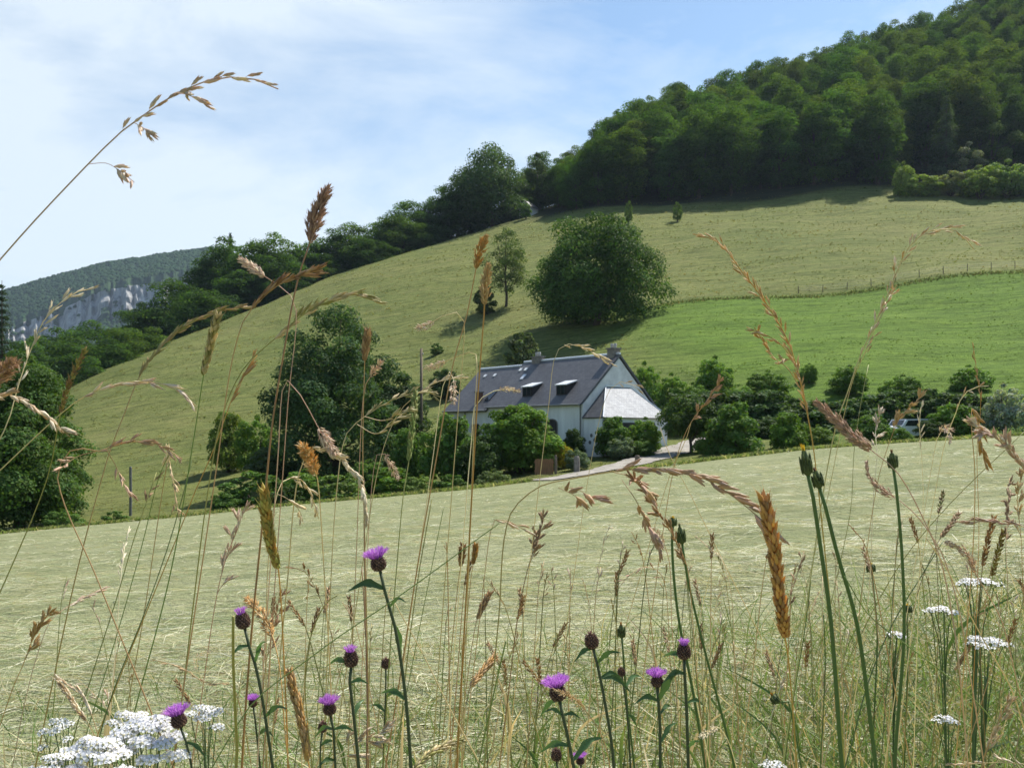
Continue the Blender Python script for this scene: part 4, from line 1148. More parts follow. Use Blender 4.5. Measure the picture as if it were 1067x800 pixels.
def head_plume(mb, P, s, W=20, n=170, cols=(TAN, PINK), ang=.6, prof=((0, .45), (.2, .95), (.5, 1), (.8, .75), (1, .3)), fat=.16, seed=.62):
    n = int(n * 1.7); fat *= .72; seed *= .8
    t = np.sort(rng.random(n)) * .96
    T, r = frames(P, t)
    w = W * s * .5 * np.interp(t, [p[0] for p in prof], [p[1] for p in prof])
    lump = .78 + .3 * np.sin(t * 23 + rng.uniform(0, 6)) * (r[:, 0] > 0) + .25 * rng.random(n)
    q = rng.uniform(.15, 1, n)
    d = T * math.cos(ang) + r * math.sin(ang) + unit(n) * .18
    l = W * s * seed * .85 * rng.uniform(.6, 1.1, n) * (.55 + .45 * w / w.max())
    mb.spindles(poly(P, t) + r * (w * q * lump * .55)[:, None], d, l, l * fat * rng.uniform(.8, 1.2, n), two(*cols, n, .28), 5)
    mb.spindles(poly(P, t) + r * (w * q * lump * .7)[:, None] + d * (l * .6)[:, None], d + unit(n) * .2, l * .5, l * .03, two(*cols, n), 3, ((0, 1), (1, .3)))

def head_spike(mb, P, s, W=11, n=90, cols=(OCHRE, TAN), fat=.24, awn=True, ang=.30):
    W *= .78; n = int(n * .9)
    """dense narrow ear, scales in herringbone"""
    t = (np.arange(n) + rng.uniform(-.3, .3, n)) / n * .97
    t = np.clip(t, 0, 1)
    T, r = frames(P, t)
    th = np.arange(n) * 2.4
    up = np.cross(T, np.array([0, 1, 0.1])); up /= np.linalg.norm(up, axis=1)[:, None]; fw_ = np.cross(T, up)
    r = np.cos(th)[:, None] * up + np.sin(th)[:, None] * fw_
    w = W * s * .5 * np.interp(t, [0, .25, .7, 1], [.38, .8, 1, .5])
    d = T * math.cos(ang) + r * math.sin(ang) + unit(n) * .08
    l = W * s * 1.0 * rng.uniform(.8, 1.15, n)
    mb.spindles(poly(P, t) + r * (w * .5 * rng.uniform(.5, 1.1, n))[:, None], d, l, l * fat * .80, two(*cols, n, .35), 5)
    if awn: mb.spindles(poly(P, t) + r * (w * .6)[:, None] + d * (l * .7)[:, None], d + unit(n) * .2, l * .8, .22 * s, two(*cols, n), 3, ((0, 1), (1, .3)))

def head_branched(mb, P, s, nb=8, bl=36, L=11, cols=(TAN, STRAW), ang=.5, gap=6, sides=None):
    """fescue type: a main axis with short side branches"""
    head_panicle(mb, P[len(P) // 3:], s, L, gap, .25, .14, cols, 1)
    t = np.linspace(.02, .85, nb) + rng.uniform(-.03, .03, nb); t = np.clip(t, 0, .95)
    T, r = frames(P, t); b = poly(P, t)
    r[:, 1] *= .4
    for i in range(nb):
        l = bl * s * (1 - .75 * t[i]) * rng.uniform(.6, 1.15)
        e = b[i] + (T[i] * math.cos(ang) + r[i] * math.sin(ang)) * l
        q = catmull([b[i], b[i] * .5 + e * .5 + T[i] * l * .08, e + np.array([0, 0, -.06 * l])], 6)
        mb.tube(q, .32 * s, 4, cols[0] * .8, False)
        head_panicle(mb, q[2:], s, L, gap * .85, .3, .15, cols, 1)

def root_of(p):
    """carry a traced stalk on down to the soil"""
    d = p[0] - p[1]
    sl = np.clip(d[0] / max(abs(d[2]), 1e-4), -.55, .55) if d[2] < 0 else math.copysign(.5, d[0])
    g0 = float(H(p[0][0], p[0][1])); drop = p[0][2] - g0
    if drop < .02: return []
    m = np.array([p[0][0] + sl * drop * .45, p[0][1] + .02 * drop, p[0][2] - drop * .5])
    rx = p[0][0] + sl * drop * .7
    e = np.array([rx, p[0][1] + .04 * drop, float(H(rx, p[0][1])) - .01])
    return [e, m]

def leaf_strip(mb, path, wid, c, fold=.2, k=9, taper=(.35, 1, .06), ragged=0):
    P = catmull(path, k)
    T = np.gradient(P, axis=0); T /= np.linalg.norm(T, axis=1)[:, None] + 1e-12
    s = np.cross(T, np.array([.25, -1, .35])); s /= np.linalg.norm(s, axis=1)[:, None] + 1e-12
    n_ = np.cross(s, T)
    t = np.linspace(0, 1, k); w = wid * .5 * np.interp(t, [0, .4, 1], taper) * (1 + ragged * np.sin(t * 17))
    V = np.stack([P - s * w[:, None] + n_ * (w * fold)[:, None], P, P + s * w[:, None] + n_ * (w * fold)[:, None]], 1).reshape(-1, 3)
    Q = [(3 * i + a, 3 * i + a + 1, 3 * i + a + 4, 3 * i + a + 3) for i in range(k - 1) for a in (0, 1)]
    mb.add(V, Q, None, c)

def stalk(label, pts, Y, head=None, h=0, w=2.0, c=OLIVE, c2=None, hk=None, lean=.12, name='grass_stalk', group=None, leaves=0, extra=(), cat='grass'):
    n = len(pts); dl = rng.uniform(-lean, lean)
    p = [at(q[0], q[1], Y + dl * i / max(1, n - 1)) for i, q in enumerate(pts)]
    ro = root_of(p)
    P = ro + p
    s = Y / F
    hi = len(ro) + h
    origin = np.array(P[0])
    c = (np.asarray(c) * .85 + STRAW * .12) * np.array([1.4, 1.35, 1.2]); e = empty(name, tuple(origin), 0, label, cat, group)
    st = catmull(P, 14 + 5 * len(P)) - origin
    r = np.linspace(1, .45, len(st)) * w * .5 * s
    cc = np.linspace(0, 1, len(st))[:, None]
    c2 = TAN if c2 is None else c2
    mb = MB().tube(st, r, 6, c * (1 - cc) + c2 * cc)
    if len(P) > 4:                                   # a swollen node
        k = len(st) // 4
        mb.spindles([st[k] - (st[k + 1] - st[k]) * .25], [st[k + 1] - st[k]], 5 * s, w * .75 * s, c * .7, 6, ((0, .6), (.5, 1), (1, .6)))
    mb.build('stem', M['herb'], e, True)
    for k in range(leaves):
        i = int(len(st) * rng.uniform(.12, .5)); a = rng.uniform(-1, 1)
        q0 = st[i]; L_ = rng.uniform(60, 130) * s
        q1 = q0 + np.array([a * .35, rng.uniform(-.2, .2), .9]) * L_ * .55; q2 = q0 + np.array([a * .9, rng.uniform(-.3, .3), .85]) * L_
        lm = MB(); leaf_strip(lm, [q0, q1, q2], rng.uniform(3, 5) * s, [GREEN, STRAW, DGREEN][rng.integers(0, 3)], .3)
        lm.build('leaf', M['dry'], e, True)
    if head:
        hp = catmull(P[hi:], 40) - origin if len(P) - hi >= 2 else st[-8:]
        mb = MB(); head(mb, hp, s, **(hk or {}))
        mb.build('seed_head', M['dry'], e, True)
        for ex in extra:                              # side branches of the same head
            mb = MB()
            q = catmull([at(a, b, Y + rng.uniform(-.02, .02)) for a, b in ex], 14) - origin
            mb.tube(q, .4 * s, 4, c2 * .8, False)
            head_panicle(mb, q[5:], s, (hk or {}).get('L', 11), 6, .3, .15, (hk or {}).get('cols', (TAN, STRAW)), 1)
            mb.build('side_branch', M['dry'], e, True)
    return e
PN, PL, SP, BR = head_panicle, head_plume, head_spike, head_branched
ash = (PINK, PALE)

stalk('arching brome stalk high against the sky, its pinkish spikelets hanging apart', [(-30, 312), (12, 257), (90, 173), (128, 136), (150, 120), (178, 101), (205, 88), (232, 81), (262, 82), (290, 93)], .75, PN, 3, 3.2, GREEN * 1.5, PINK, dict(L=20, gap=9, ang=.22, fat=.15, cols=(PINK, PALE), ped=3, awn=.2), lean=.03,
      extra=[[(92, 171), (110, 170), (122, 176), (140, 190)], [(140, 128), (150, 134), (160, 142)], [(185, 97), (198, 100), (216, 110)]])
stalk('straw pale brome head standing up before the distant cliff', [(-20, 500), (8, 440), (18, 405), (28, 375), (45, 335), (60, 318), (78, 305), (99, 300)], 1.0, PN, 2, 2.4, GREEN * 1.3, STRAW, dict(L=16, gap=7, ang=.28, cols=(PALE, STRAW), ped=4))
stalk('fat brown seed head at the very edge of the view above the dark spreading tree', [(-22, 430), (-8, 404), (2, 388), (16, 378)], .8, PL, 1, 2.4, TAN, TAN, dict(W=24, n=130, cols=(TAN, PINK)), lean=.02)
stalk('brown nodding panicle drooping below the fat brown seed head', [(-30, 440), (-10, 414), (10, 411), (30, 420), (48, 433), (73, 455)], .85, PN, 1, 2.2, TAN, TAN, dict(L=17, gap=5, ang=.3, cols=(TAN, PALE), fat=.2), lean=.02)
stalk('narrow olive brown spike leaning before the dark spreading tree', [(12, 590), (50, 496), (63, 430), (72, 400), (90, 362)], 1.0, SP, 2, 2.2, OLIVE, OLIVE, dict(W=8, n=60, cols=(OLIVE, BROWN)))
stalk('long pale brome stalk arching from the edge over the foot of the meadow', [(-30, 520), (0, 490), (60, 434), (86, 414), (115, 402), (150, 397), (186, 406), (205, 424)], .95, PN, 3, 2.2, GREEN * 1.4, STRAW, dict(L=19, gap=9, ang=.2, cols=(PALE, PINK), awn=.5), lean=.03)
stalk('brown stalk bending its long narrow head over the crest trees', [(70, 640), (111, 481), (130, 430), (145, 393), (160, 370), (185, 345), (210, 330), (235, 323), (258, 319)], 1.1, PN, 3, 2.2, OLIVE, TAN, dict(L=18, gap=5, ang=.15, cols=(TAN, OLIVE), fat=.13))
stalk('upright green ear shedding tiny white anthers', [(140, 742), (177, 600), (203, 450), (212, 391), (219, 358), (227, 328)], 1.05, SP, 3, 2.2, GREEN * 1.1, GREEN, dict(W=11, n=70, cols=(OLIVE, STRAW)))
stalk('drooping ochre spike crossing the yellow-green bush', [(200, 520), (222, 470), (240, 420), (252, 393), (268, 370)], 1.15, PN, 2, 1.8, OLIVE, OCHRE, dict(L=18, gap=8, cols=(OCHRE, TAN), ang=.2))
stalk('rust brown stalk whose panicle splays in two above the lone fence post', [(165, 760), (100, 600), (60, 500), (75, 468), (105, 470), (125, 462), (140, 460), (160, 461), (190, 478)], 1.0, PN, 4, 2.4, BROWN * 1.3, TAN, dict(L=16, gap=6, ang=.25, cols=(TAN, PINK)), extra=[[(112, 470), (122, 488), (135, 518)], [(100, 470), (80, 476), (58, 492)]])
stalk('bleached upright spike near the lone fence post', [(114, 760), (120, 680), (126, 600), (129, 575), (135, 548)], 1.3, PN, 2, 1.8, STRAW, PALE, dict(L=10, gap=5, ang=.25, cols=(PALE, PALE)))
stalk('loose silvery brown panicle low in front of the field edge', [(215, 690), (226, 620), (236, 580), (250, 545), (258, 521)], 1.25, BR, 1, 1.8, TAN, PINK, dict(nb=6, bl=36, L=12, cols=(PINK, PALE)))
stalk('limp pale brown chain of spikelets hanging by the field edge', [(150, 640), (162, 560), (172, 495), (176, 478), (180, 500), (184, 525), (187, 542)], 1.2, PN, 3, 1.6, OLIVE, TAN, dict(L=11, gap=6, cols=(TAN, STRAW)))
stalk('single oat-like white spikelet on a leaning green stalk', [(128, 640), (150, 560), (163, 505), (170, 486), (176, 474)], 1.15, PN, 3, 1.6, GREEN, GREEN, dict(L=20, gap=8, cols=(PALE, PALE), ang=.12))
stalk('dark reddish thin ear on a green stalk in front of the mown field', [(78, 764), (124, 615), (140, 560), (152, 525), (163, 492)], 1.1, PN, 3, 2.0, DGREEN, OLIVE, dict(L=13, gap=9, cols=(BROWN, TAN)))

# the dense brown plumes
stalk('tallest dense russet plume, upright above the crest trees', [(252, 800), (262, 660), (274, 540), (284, 440), (297, 360), (306, 310), (315, 275), (323, 253), (330, 222), (342, 195)], .95, PL, 7, 3.4, OCHRE * .7, BROWN * 1.3, dict(W=24, n=230, cols=(np.array([.36, .20, .13]), np.array([.56, .37, .25])), ang=.45))
stalk('short pinkish plume leaning across the crest trees', [(300, 420), (309, 330), (303, 308), (290, 297), (276, 288), (262, 279), (250, 270)], .98, PL, 4, 1.7, TAN, PINK, dict(W=16, n=110, cols=(PINK, PALE), ang=.4))
stalk('coarse brown branch beside the tallest russet plume', [(228, 470), (240, 385), (252, 338), (262, 322), (278, 306), (300, 291), (318, 286), (336, 281)], .97, PN, 3, 2.2, TAN, TAN, dict(L=22, gap=5, ang=.16, cols=(TAN, BROWN), fat=.12))
stalk('olive arching brome stalk in front of the tall bluish tree', [(205, 600), (225, 460), (238, 415), (256, 381), (285, 354), (320, 325), (350, 311), (368, 306), (384, 311), (397, 313)], 1.0, PN, 4, 2.2, OLIVE, OLIVE, dict(L=22, gap=6, ang=.15, cols=(OLIVE, STRAW), fat=.13))
stalk('lower of two stacked straw plumes seen against the slender sparse tree', [(478, 760), (487, 600), (496, 440), (501, 370), (505, 318), (505, 300), (509, 274)], 1.0, PL, 4, 2.8, OCHRE * .6, OCHRE * .8, dict(W=15, n=150, cols=(TAN, STRAW), ang=.4))
stalk('upper of two stacked straw plumes seen against the slender sparse tree', [(424, 660), (440, 560), (456, 470), (472, 380), (486, 330), (496, 280), (500, 262), (507, 245)], 1.03, PL, 5, 2.2, OCHRE * .6, TAN, dict(W=14, n=130, cols=(TAN, OCHRE), ang=.4))
stalk('small rusty spike before the top of the tall bluish tree', [(384, 720), (380, 560), (378, 470), (380, 376), (381, 362), (383, 345)], 1.2, SP, 3, 1.8, OLIVE, TAN, dict(W=10, n=60, cols=(TAN, BROWN)))
stalk('tiny pale tuft on a bent stalk beside the tall bluish tree', [(372, 560), (376, 450), (380, 404), (386, 392), (398, 376)], 1.25, PL, 3, 1.5, OLIVE, PINK, dict(W=11, n=45, cols=(PINK, PALE)))
stalk('small fluffy seed head hovering on the slope above the utility pole', [(478, 420), (484, 345), (481, 327), (466, 327), (452, 335), (443, 340), (433, 343)], 1.2, PL, 4, 1.5, OLIVE, STRAW, dict(W=10, n=60, cols=(PINK, PALE)))
stalk('nodding pale seed head next to the top of the utility pole', [(494, 440), (497, 380), (494, 367), (480, 370), (465, 376), (454, 381), (441, 384)], 1.2, PL, 4, 1.5, OLIVE, STRAW, dict(W=11, n=65, cols=(PINK, PALE)))
stalk('small hanging bell-like tuft before the far end of the roof', [(452, 470), (462, 400), (470, 386), (473, 397), (473, 408), (472, 421)], 1.2, PL, 3, 1.5, STRAW, PALE, dict(W=12, n=55, cols=(PINK, PALE)))
stalk('white arched stalk with a small tuft over the slate roof', [(486, 520), (492, 450), (494, 425), (505, 412), (519, 406), (530, 405), (542, 408)], 1.2, PL, 4, 1.8, PALE, PALE, dict(W=9, n=50, cols=(TAN, PALE)))
stalk('oat-like spray touching the chimney on the gable', [(560, 520), (572, 420), (578, 372), (588, 359), (605, 361), (622, 369), (641, 381)], 1.3, PN, 3, 1.2, STRAW, STRAW, dict(L=13, gap=5, ang=.2, cols=(STRAW, PALE)))
stalk('thin spray of faint seeds over the pale hipped roof', [(598, 600), (616, 480), (632, 412), (645, 398), (658, 400), (670, 410)], 1.4, PN, 3, 1.0, STRAW, STRAW, dict(L=9, gap=11, ang=.4, cols=(STRAW, TAN)))
stalk('wide spray of olive spikelets bridging the dark garden bushes', [(345, 600), (352, 500), (361, 452), (380, 434), (402, 420), (425, 411), (442, 408), (460, 414)], 1.05, PN, 3, 1.8, OLIVE, STRAW, dict(L=15, gap=6, ang=.25, cols=(OLIVE, STRAW)), extra=[[(380, 434), (400, 438), (420, 428), (432, 424)], [(372, 442), (392, 452), (408, 440), (424, 428)]])
stalk('straw-tipped spray just under the small hanging bell-like tuft', [(382, 560), (396, 480), (414, 432), (438, 408), (455, 398), (472, 394), (488, 394)], 1.1, PN, 3, 1.5, OLIVE, STRAW, dict(L=13, gap=6, ang=.2, cols=(STRAW, PALE)))
stalk('upright yellow-green ear before the dark elder bush', [(405, 700), (416, 560), (421, 510), (426, 480), (430, 440), (433, 408)], 1.0, SP, 3, 2.0, GREEN, OLIVE, dict(W=10, n=85, cols=(OLIVE, GREEN * 1.2)))
stalk('pink nodding head on a long bow before the foot of the tall bluish tree', [(290, 470), (296, 396), (306, 402), (318, 420), (332, 446), (340, 458), (350, 474)], .98, PL, 4, 1.9, PALE, PINK, dict(W=17, n=90, cols=(PINK, PALE)))
stalk('blond bristly plume upright over the low bushes of the hollow', [(345, 720), (338, 600), (333, 520), (330, 495), (322, 478), (315, 462)], .95, PL, 3, 2.2, STRAW, STRAW, dict(W=18, n=150, cols=(OCHRE * 1.2, STRAW)))
stalk('tiny hanging pink tuft before the leafy low bushes', [(382, 600), (388, 500), (395, 468), (402, 474), (408, 486), (416, 500)], 1.1, PL, 3, 1.3, STRAW, PINK, dict(W=11, n=50, cols=(PINK, PALE)))
stalk('thick cream panicle bowing down in front of the low bushes', [(300, 600), (310, 500), (325, 467), (345, 471), (360, 482), (372, 496), (380, 514), (379, 546)], 1.0, PN, 2, 2.2, OLIVE, STRAW, dict(L=16, gap=4.5, ang=.2, cols=(PALE, STRAW), fat=.18))
stalk('curled pale panicle with drooping tips beside the blond bristly plume', [(278, 620), (284, 540), (292, 505), (302, 498), (316, 501), (326, 520), (332, 540)], 1.0, PN, 3, 1.8, OLIVE, STRAW, dict(L=15, gap=6, cols=(PALE, STRAW), ang=.35), extra=[[(290, 515), (300, 520), (312, 532), (316, 545)]])
stalk('fat yellow ear pressed against the tallest plume stalk', [(300, 800), (296, 690), (290, 592), (283, 570), (278, 540), (275, 510)], .93, SP, 2, 2.6, OCHRE, OCHRE, dict(W=14, n=150, cols=(OCHRE, OLIVE * 1.4)))
stalk('shaggy blond ear low behind the leftmost open knapweed', [(300, 790), (292, 700), (284, 662), (272, 640), (256, 622)], .92, PL, 2, 2.4, STRAW, OCHRE, dict(W=19, n=150, cols=(OCHRE * 1.3, STRAW)))
stalk('long ochre ear near the bottom edge between the knapweeds', [(330, 830), (321, 793), (316, 760), (309, 730), (301, 700)], .9, SP, 1, 2.6, OCHRE, OCHRE, dict(W=13, n=130, cols=(OCHRE, TAN)))
stalk('tan feathery ear with a bent neck beside the shaggy blond ear', [(268, 800), (272, 740), (276, 700), (282, 665), (288, 640), (292, 612)], 1.05, BR, 2, 1.6, TAN, TAN, dict(nb=5, bl=26, L=10, cols=(TAN, PINK)))
stalk('olive green ear lying aslant at the bottom edge', [(420, 850), (432, 800), (448, 785), (466, 776), (482, 770)], 1.0, SP, 1, 2.2, OLIVE, OLIVE, dict(W=12, n=70, cols=(OLIVE, STRAW)))
stalk('bleached coarse panicle sprawling at the bottom between knapweed leaves', [(335, 830), (348, 792), (364, 778), (385, 768), (404, 762)], .95, BR, 1, 2.4, STRAW, PALE, dict(nb=6, bl=30, L=15, cols=(PALE, TAN)))
stalk('thick brown ear leaning low in the mown field foreground', [(478, 790), (484, 745), (490, 715), (502, 700), (516, 684)], 1.2, SP, 2, 1.9, OLIVE, TAN, dict(W=11, n=70, cols=(TAN, OCHRE)))
stalk('short rusty ear with a white wisp beside the mid-field stalk', [(488, 700), (493, 665), (497, 645), (504, 630), (510, 618)], 1.3, SP, 2, 1.6, STRAW, TAN, dict(W=9, n=40, cols=(BROWN * 1.4, TAN)))
stalk('small brown ear standing just beyond the open purple knapweed', [(466, 720), (474, 640), (478, 602), (480, 590), (482, 570)], 1.4, SP, 3, 1.5, OLIVE, TAN, dict(W=9, n=45, cols=(BROWN * 1.3, TAN)))
stalk('twin of the small brown ear, slightly nearer the middle', [(482, 700), (488, 630), (491, 600), (493, 588), (496, 568)], 1.42, SP, 3, 1.5, OLIVE, TAN, dict(W=8, n=40, cols=(BROWN * 1.3, OCHRE)))
stalk('brown tuft with a drooping seed cluster standing alone on the mown field', [(530, 720), (540, 640), (550, 592), (558, 568), (567, 540)], 1.3, BR, 2, 1.8, TAN, BROWN * 1.2, dict(nb=5, bl=28, L=13, cols=(BROWN * 1.2, TAN), ang=.25))
stalk('white bleached straw with a knotted tip on the mown field', [(600, 680), (612, 640), (618, 612), (625, 585), (634, 550), (641, 551)], 1.35, PN, 3, 1.8, PALE, PALE, dict(L=9, gap=6, cols=(PALE, PALE)))
stalk('heavy russet brome head nodding across the track and the field edge', [(520, 640), (530, 540), (560, 508), (600, 498), (640, 491), (672, 488), (700, 489), (735, 499), (765, 518), (792, 540), (816, 563)], .95, PN, 4, 2.2, GREEN, TAN, dict(L=24, gap=7, ang=.22, cols=(TAN, PINK), fat=.16, awn=.3),
      extra=[[(636, 491), (655, 496), (668, 505), (682, 517)], [(648, 500), (662, 520), (672, 540), (690, 575)], [(588, 507), (603, 510), (615, 518), (630, 522)], [(582, 508), (595, 514), (608, 522)]])
stalk('short brown brome sprig hanging near the first open field stalk', [(505, 600), (510, 560), (516, 541), (528, 542), (540, 548), (553, 556)], 1.1, PN, 2, 1.5, STRAW, TAN, dict(L=16, gap=7, cols=(TAN, PALE)))
stalk('upright slim brown ear before the small garden tree', [(690, 560), (704, 480), (719, 441), (735, 420), (753, 393)], 1.15, BR, 2, 1.4, STRAW, TAN, dict(nb=6, bl=14, L=9, cols=(TAN, PINK), ang=.3))
stalk('golden feathery panicle tallest before the lush green meadow', [(872, 700), (858, 560), (848, 470), (841, 430), (832, 390), (821, 355), (801, 320), (785, 298), (770, 279), (752, 255), (736, 247), (722, 244)], 1.0, PN, 3, 2.2, GREEN * 1.3, OCHRE, dict(L=12, gap=3.2, ang=.28, cols=(OCHRE * 1.1, STRAW), ped=3), extra=[[(830, 382), (815, 360), (800, 350), (778, 341)], [(838, 412), (822, 385), (806, 372), (786, 341)], [(842, 432), (834, 395), (826, 376), (810, 374)]])
stalk('silvery spikelets on a bow arching back over the upper meadow', [(845, 600), (860, 500), (872, 440), (882, 412), (896, 372), (914, 332), (932, 290), (942, 266), (952, 252), (968, 241), (992, 239), (1003, 246), (1015, 260)], 1.0, PN, 4, 2.0, GREEN * 1.3, STRAW, dict(L=12, gap=5.5, ang=.3, cols=(PALE, OCHRE), ped=4), extra=[[(905, 352), (918, 330), (926, 312), (934, 297)]])
stalk('fine olive stalk with faint seeds crossing the lush meadow', [(835, 640), (862, 520), (880, 430), (890, 392), (905, 360), (918, 325)], 1.1, PN, 3, 1.2, GREEN, STRAW, dict(L=9, gap=10, cols=(STRAW, OLIVE)))
stalk('big pinkish brown ear lying aslant over the field edge', [(1000, 700), (982, 590), (962, 540), (935, 492), (908, 469), (890, 455), (870, 437), (849, 417)], .9, PL, 4, 2.6, STRAW, PINK, dict(W=23, n=210, cols=(PINK, TAN), ang=.28, prof=((0, .8), (.25, 1), (.6, .8), (1, .3))))
stalk('curled pinkish head just below the big aslant ear', [(1004, 660), (985, 585), (964, 548), (946, 528), (932, 518), (916, 508), (905, 495), (903, 480)], .95, PL, 4, 2.2, STRAW, PINK, dict(W=15, n=110, cols=(PINK, TAN), ang=.3, prof=((0, .9), (.3, 1), (.55, .45), (1, .3))))
stalk('cream cluster of spikelets bowing in from the edge by the silvery shrub', [(1090, 560), (1080, 510), (1062, 482), (1046, 464), (1030, 450), (1008, 442)], .9, BR, 1, 2.2, STRAW, PINK, dict(nb=7, bl=34, L=17, cols=(PINK, PALE), ang=.3))
stalk('amber drooping ear hanging behind the cream cluster', [(1012, 600), (1016, 500), (1012, 440), (1012, 425), (1018, 440), (1022, 460), (1027, 484)], .98, PN, 3, 1.8, STRAW, OCHRE, dict(L=20, gap=5, cols=(OCHRE, TAN), ang=.15))
stalk('thin grey stalk with knotted white seeds over the parked car', [(955, 620), (975, 510), (985, 460), (996, 430), (1004, 411), (1018, 403), (1030, 402)], 1.05, PN, 3, 1.6, STRAW, PALE, dict(L=9, gap=9, cols=(PALE, TAN)))
stalk('pale rag of a seed head bent over near the parked car', [(945, 640), (962, 540), (972, 480), (978, 452), (984, 446), (990, 450), (988, 462)], 1.1, PL, 3, 1.5, STRAW, PALE, dict(W=12, n=50, cols=(PALE, PINK)))
stalk('white withered spike upright just beside the parked car', [(958, 600), (962, 520), (960, 470), (958, 440), (961, 418)], 1.2, PN, 2, 1.3, PALE, PALE, dict(L=9, gap=5, cols=(PALE, PALE)))
stalk('bleached tuft of spikelets before the bush next to the car', [(905, 620), (910, 520), (914, 470), (912, 450), (918, 428)], 1.15, BR, 2, 1.5, STRAW, PALE, dict(nb=4, bl=18, L=11, cols=(PALE, TAN)))
stalk('short tan panicle leaning over the dark hedge bank', [(900, 600), (915, 500), (930, 452), (940, 432), (962, 412)], 1.15, BR, 2, 1.3, STRAW, TAN, dict(nb=5, bl=14, L=10, cols=(TAN, STRAW)))
stalk('faint reddish spike rising before the silvery shrub', [(1020, 560), (1018, 470), (1022, 420), (1018, 390), (1014, 358)], 1.2, PN, 2, 1.1, OCHRE, OCHRE, dict(L=8, gap=5, cols=(OCHRE, TAN), ang=.15))
stalk('giant ochre ear upright over the mown field', [(832, 830), (829, 780), (822, 690), (818, 664), (815, 640), (808, 580), (796, 516)], .85, SP, 3, 2.6, GREEN, OCHRE, dict(W=17, n=170, cols=(OCHRE * 1.3, BROWN * 1.7), ang=.32, fat=.21))
stalk('dark brown thin spikelet stalk beside the giant ochre ear', [(800, 780), (812, 690), (822, 630), (830, 600), (838, 574)], 1.1, PN, 2, 1.4, DGREEN, BROWN, dict(L=13, gap=9, cols=(BROWN, TAN)))
stalk('rosy brown panicle stretching in low from the edge of the view', [(1100, 640), (1090, 570), (1067, 548), (1045, 545), (1020, 543), (1002, 545)], .95, PN, 2, 1.8, PINK, PINK, dict(L=17, gap=7, cols=(PINK, TAN), ang=.15))
stalk('long straw stalk falling diagonally through the rank grass', [(1075, 790), (1055, 720), (1028, 672), (1005, 630), (985, 590), (965, 560)], .95, None, 0, 2.2, STRAW, STRAW)
stalk('silky tan plume drooping before the white yarrow', [(1062, 720), (1045, 650), (1030, 620), (1018, 600), (1008, 578), (992, 567), (984, 565)], 1.0, PL, 3, 2.0, STRAW, PINK, dict(W=13, n=120, cols=(PINK, PALE), ang=.2))
stalk('brown dry ear leaning above the middle of the rank grass', [(930, 700), (950, 640), (962, 600), (980, 560), (992, 545), (1000, 534)], 1.15, SP, 3, 1.5, OLIVE, BROWN, dict(W=8, n=40, cols=(BROWN * 1.2, TAN)))
stalk('small dark ear on a hair-thin stalk beyond the tallest green bud', [(978, 640), (975, 560), (978, 535), (980, 525), (983, 512)], 1.3, SP, 2, 1.2, OLIVE, BROWN, dict(W=7, n=30, cols=(OLIVE, BROWN)))
stalk('slim dark ear upright behind the rosy panicle', [(1020, 640), (1024, 590), (1030, 560), (1036, 538)], 1.15, SP, 1, 1.5, OLIVE, BROWN, dict(W=8, n=45, cols=(BROWN, TAN)))
stalk('green-brown ear next to the slim dark ear', [(1030, 650), (1034, 600), (1040, 575), (1046, 552)], 1.12, SP, 1, 1.5, GREEN, OLIVE, dict(W=8, n=45, cols=(OLIVE, BROWN)))
stalk('upright tan brush of thin spikelets at the edge below the cream cluster', [(1048, 640), (1048, 570), (1050, 530), (1052, 498)], 1.05, BR, 1, 1.5, TAN, TAN, dict(nb=6, bl=30, L=12, cols=(TAN, BROWN * 1.3), ang=.2))
stalk('wispy tan stalk high at the edge, next to the brush of spikelets', [(1068, 640), (1064, 560), (1060, 520), (1066, 490)], 1.05, BR, 1, 1.3, STRAW, TAN, dict(nb=5, bl=24, L=10, cols=(TAN, PALE), ang=.3))
stalk('feather of straw spikelets sprawling by the last purple bud', [(735, 800), (738, 745), (732, 700), (742, 655), (748, 620), (757, 592)], 1.1, PN, 3, 1.6, STRAW, PALE, dict(L=10, gap=9, cols=(PALE, STRAW)))
stalk('tan ear bowed over the fourth knapweed flower', [(640, 840), (634, 790), (626, 764), (610, 740), (598, 728), (576, 717)], .93, PL, 3, 1.8, STRAW, TAN, dict(W=12, n=90, cols=(TAN, STRAW), ang=.25))
stalk('cream ear lying flat near the bottom, beside the diagonal stem', [(775, 830), (765, 790), (758, 770), (748, 757), (738, 763), (730, 767)], 1.0, PL, 3, 1.6, STRAW, PALE, dict(W=10, n=60, cols=(PALE, PALE)))
stalk('pale straw hooked over the bottom of the giant ear stalk', [(780, 850), (800, 760), (812, 720), (818, 700), (828, 705)], 1.05, PN, 2, 1.5, STRAW, PALE, dict(L=12, gap=8, cols=(PALE, TAN)))
stalk('coarse straw panicle rising at the lower corner of the rank grass', [(1020, 830), (1025, 790), (1035, 765), (1046, 740), (1052, 728)], .95, BR, 1, 2.0, STRAW, TAN, dict(nb=6, bl=26, L=12, cols=(TAN, PALE)))
stalk('straw spray running along the bottom edge of the rank grass', [(1090, 850), (1075, 800), (1050, 794), (1020, 795), (985, 797)], .9, PN, 1, 1.8, STRAW, STRAW, dict(L=14, gap=8, cols=(PALE, TAN)))
stalk('tan panicle falling over the mown field, below the heavy russet head', [(728, 720), (722, 650), (716, 590), (700, 556), (684, 530), (668, 505), (652, 496)], 1.0, BR, 2, 1.4, TAN, TAN, dict(nb=7, bl=22, L=12, cols=(TAN, BROWN * 1.4), ang=.2))
stalk('pinkish tuft beside the two hawkbit buds on the mown field', [(700, 650), (698, 590), (692, 566), (686, 556), (680, 550)], 1.15, PL, 2, 1.3, STRAW, PINK, dict(W=9, n=45, cols=(PINK, PALE)))
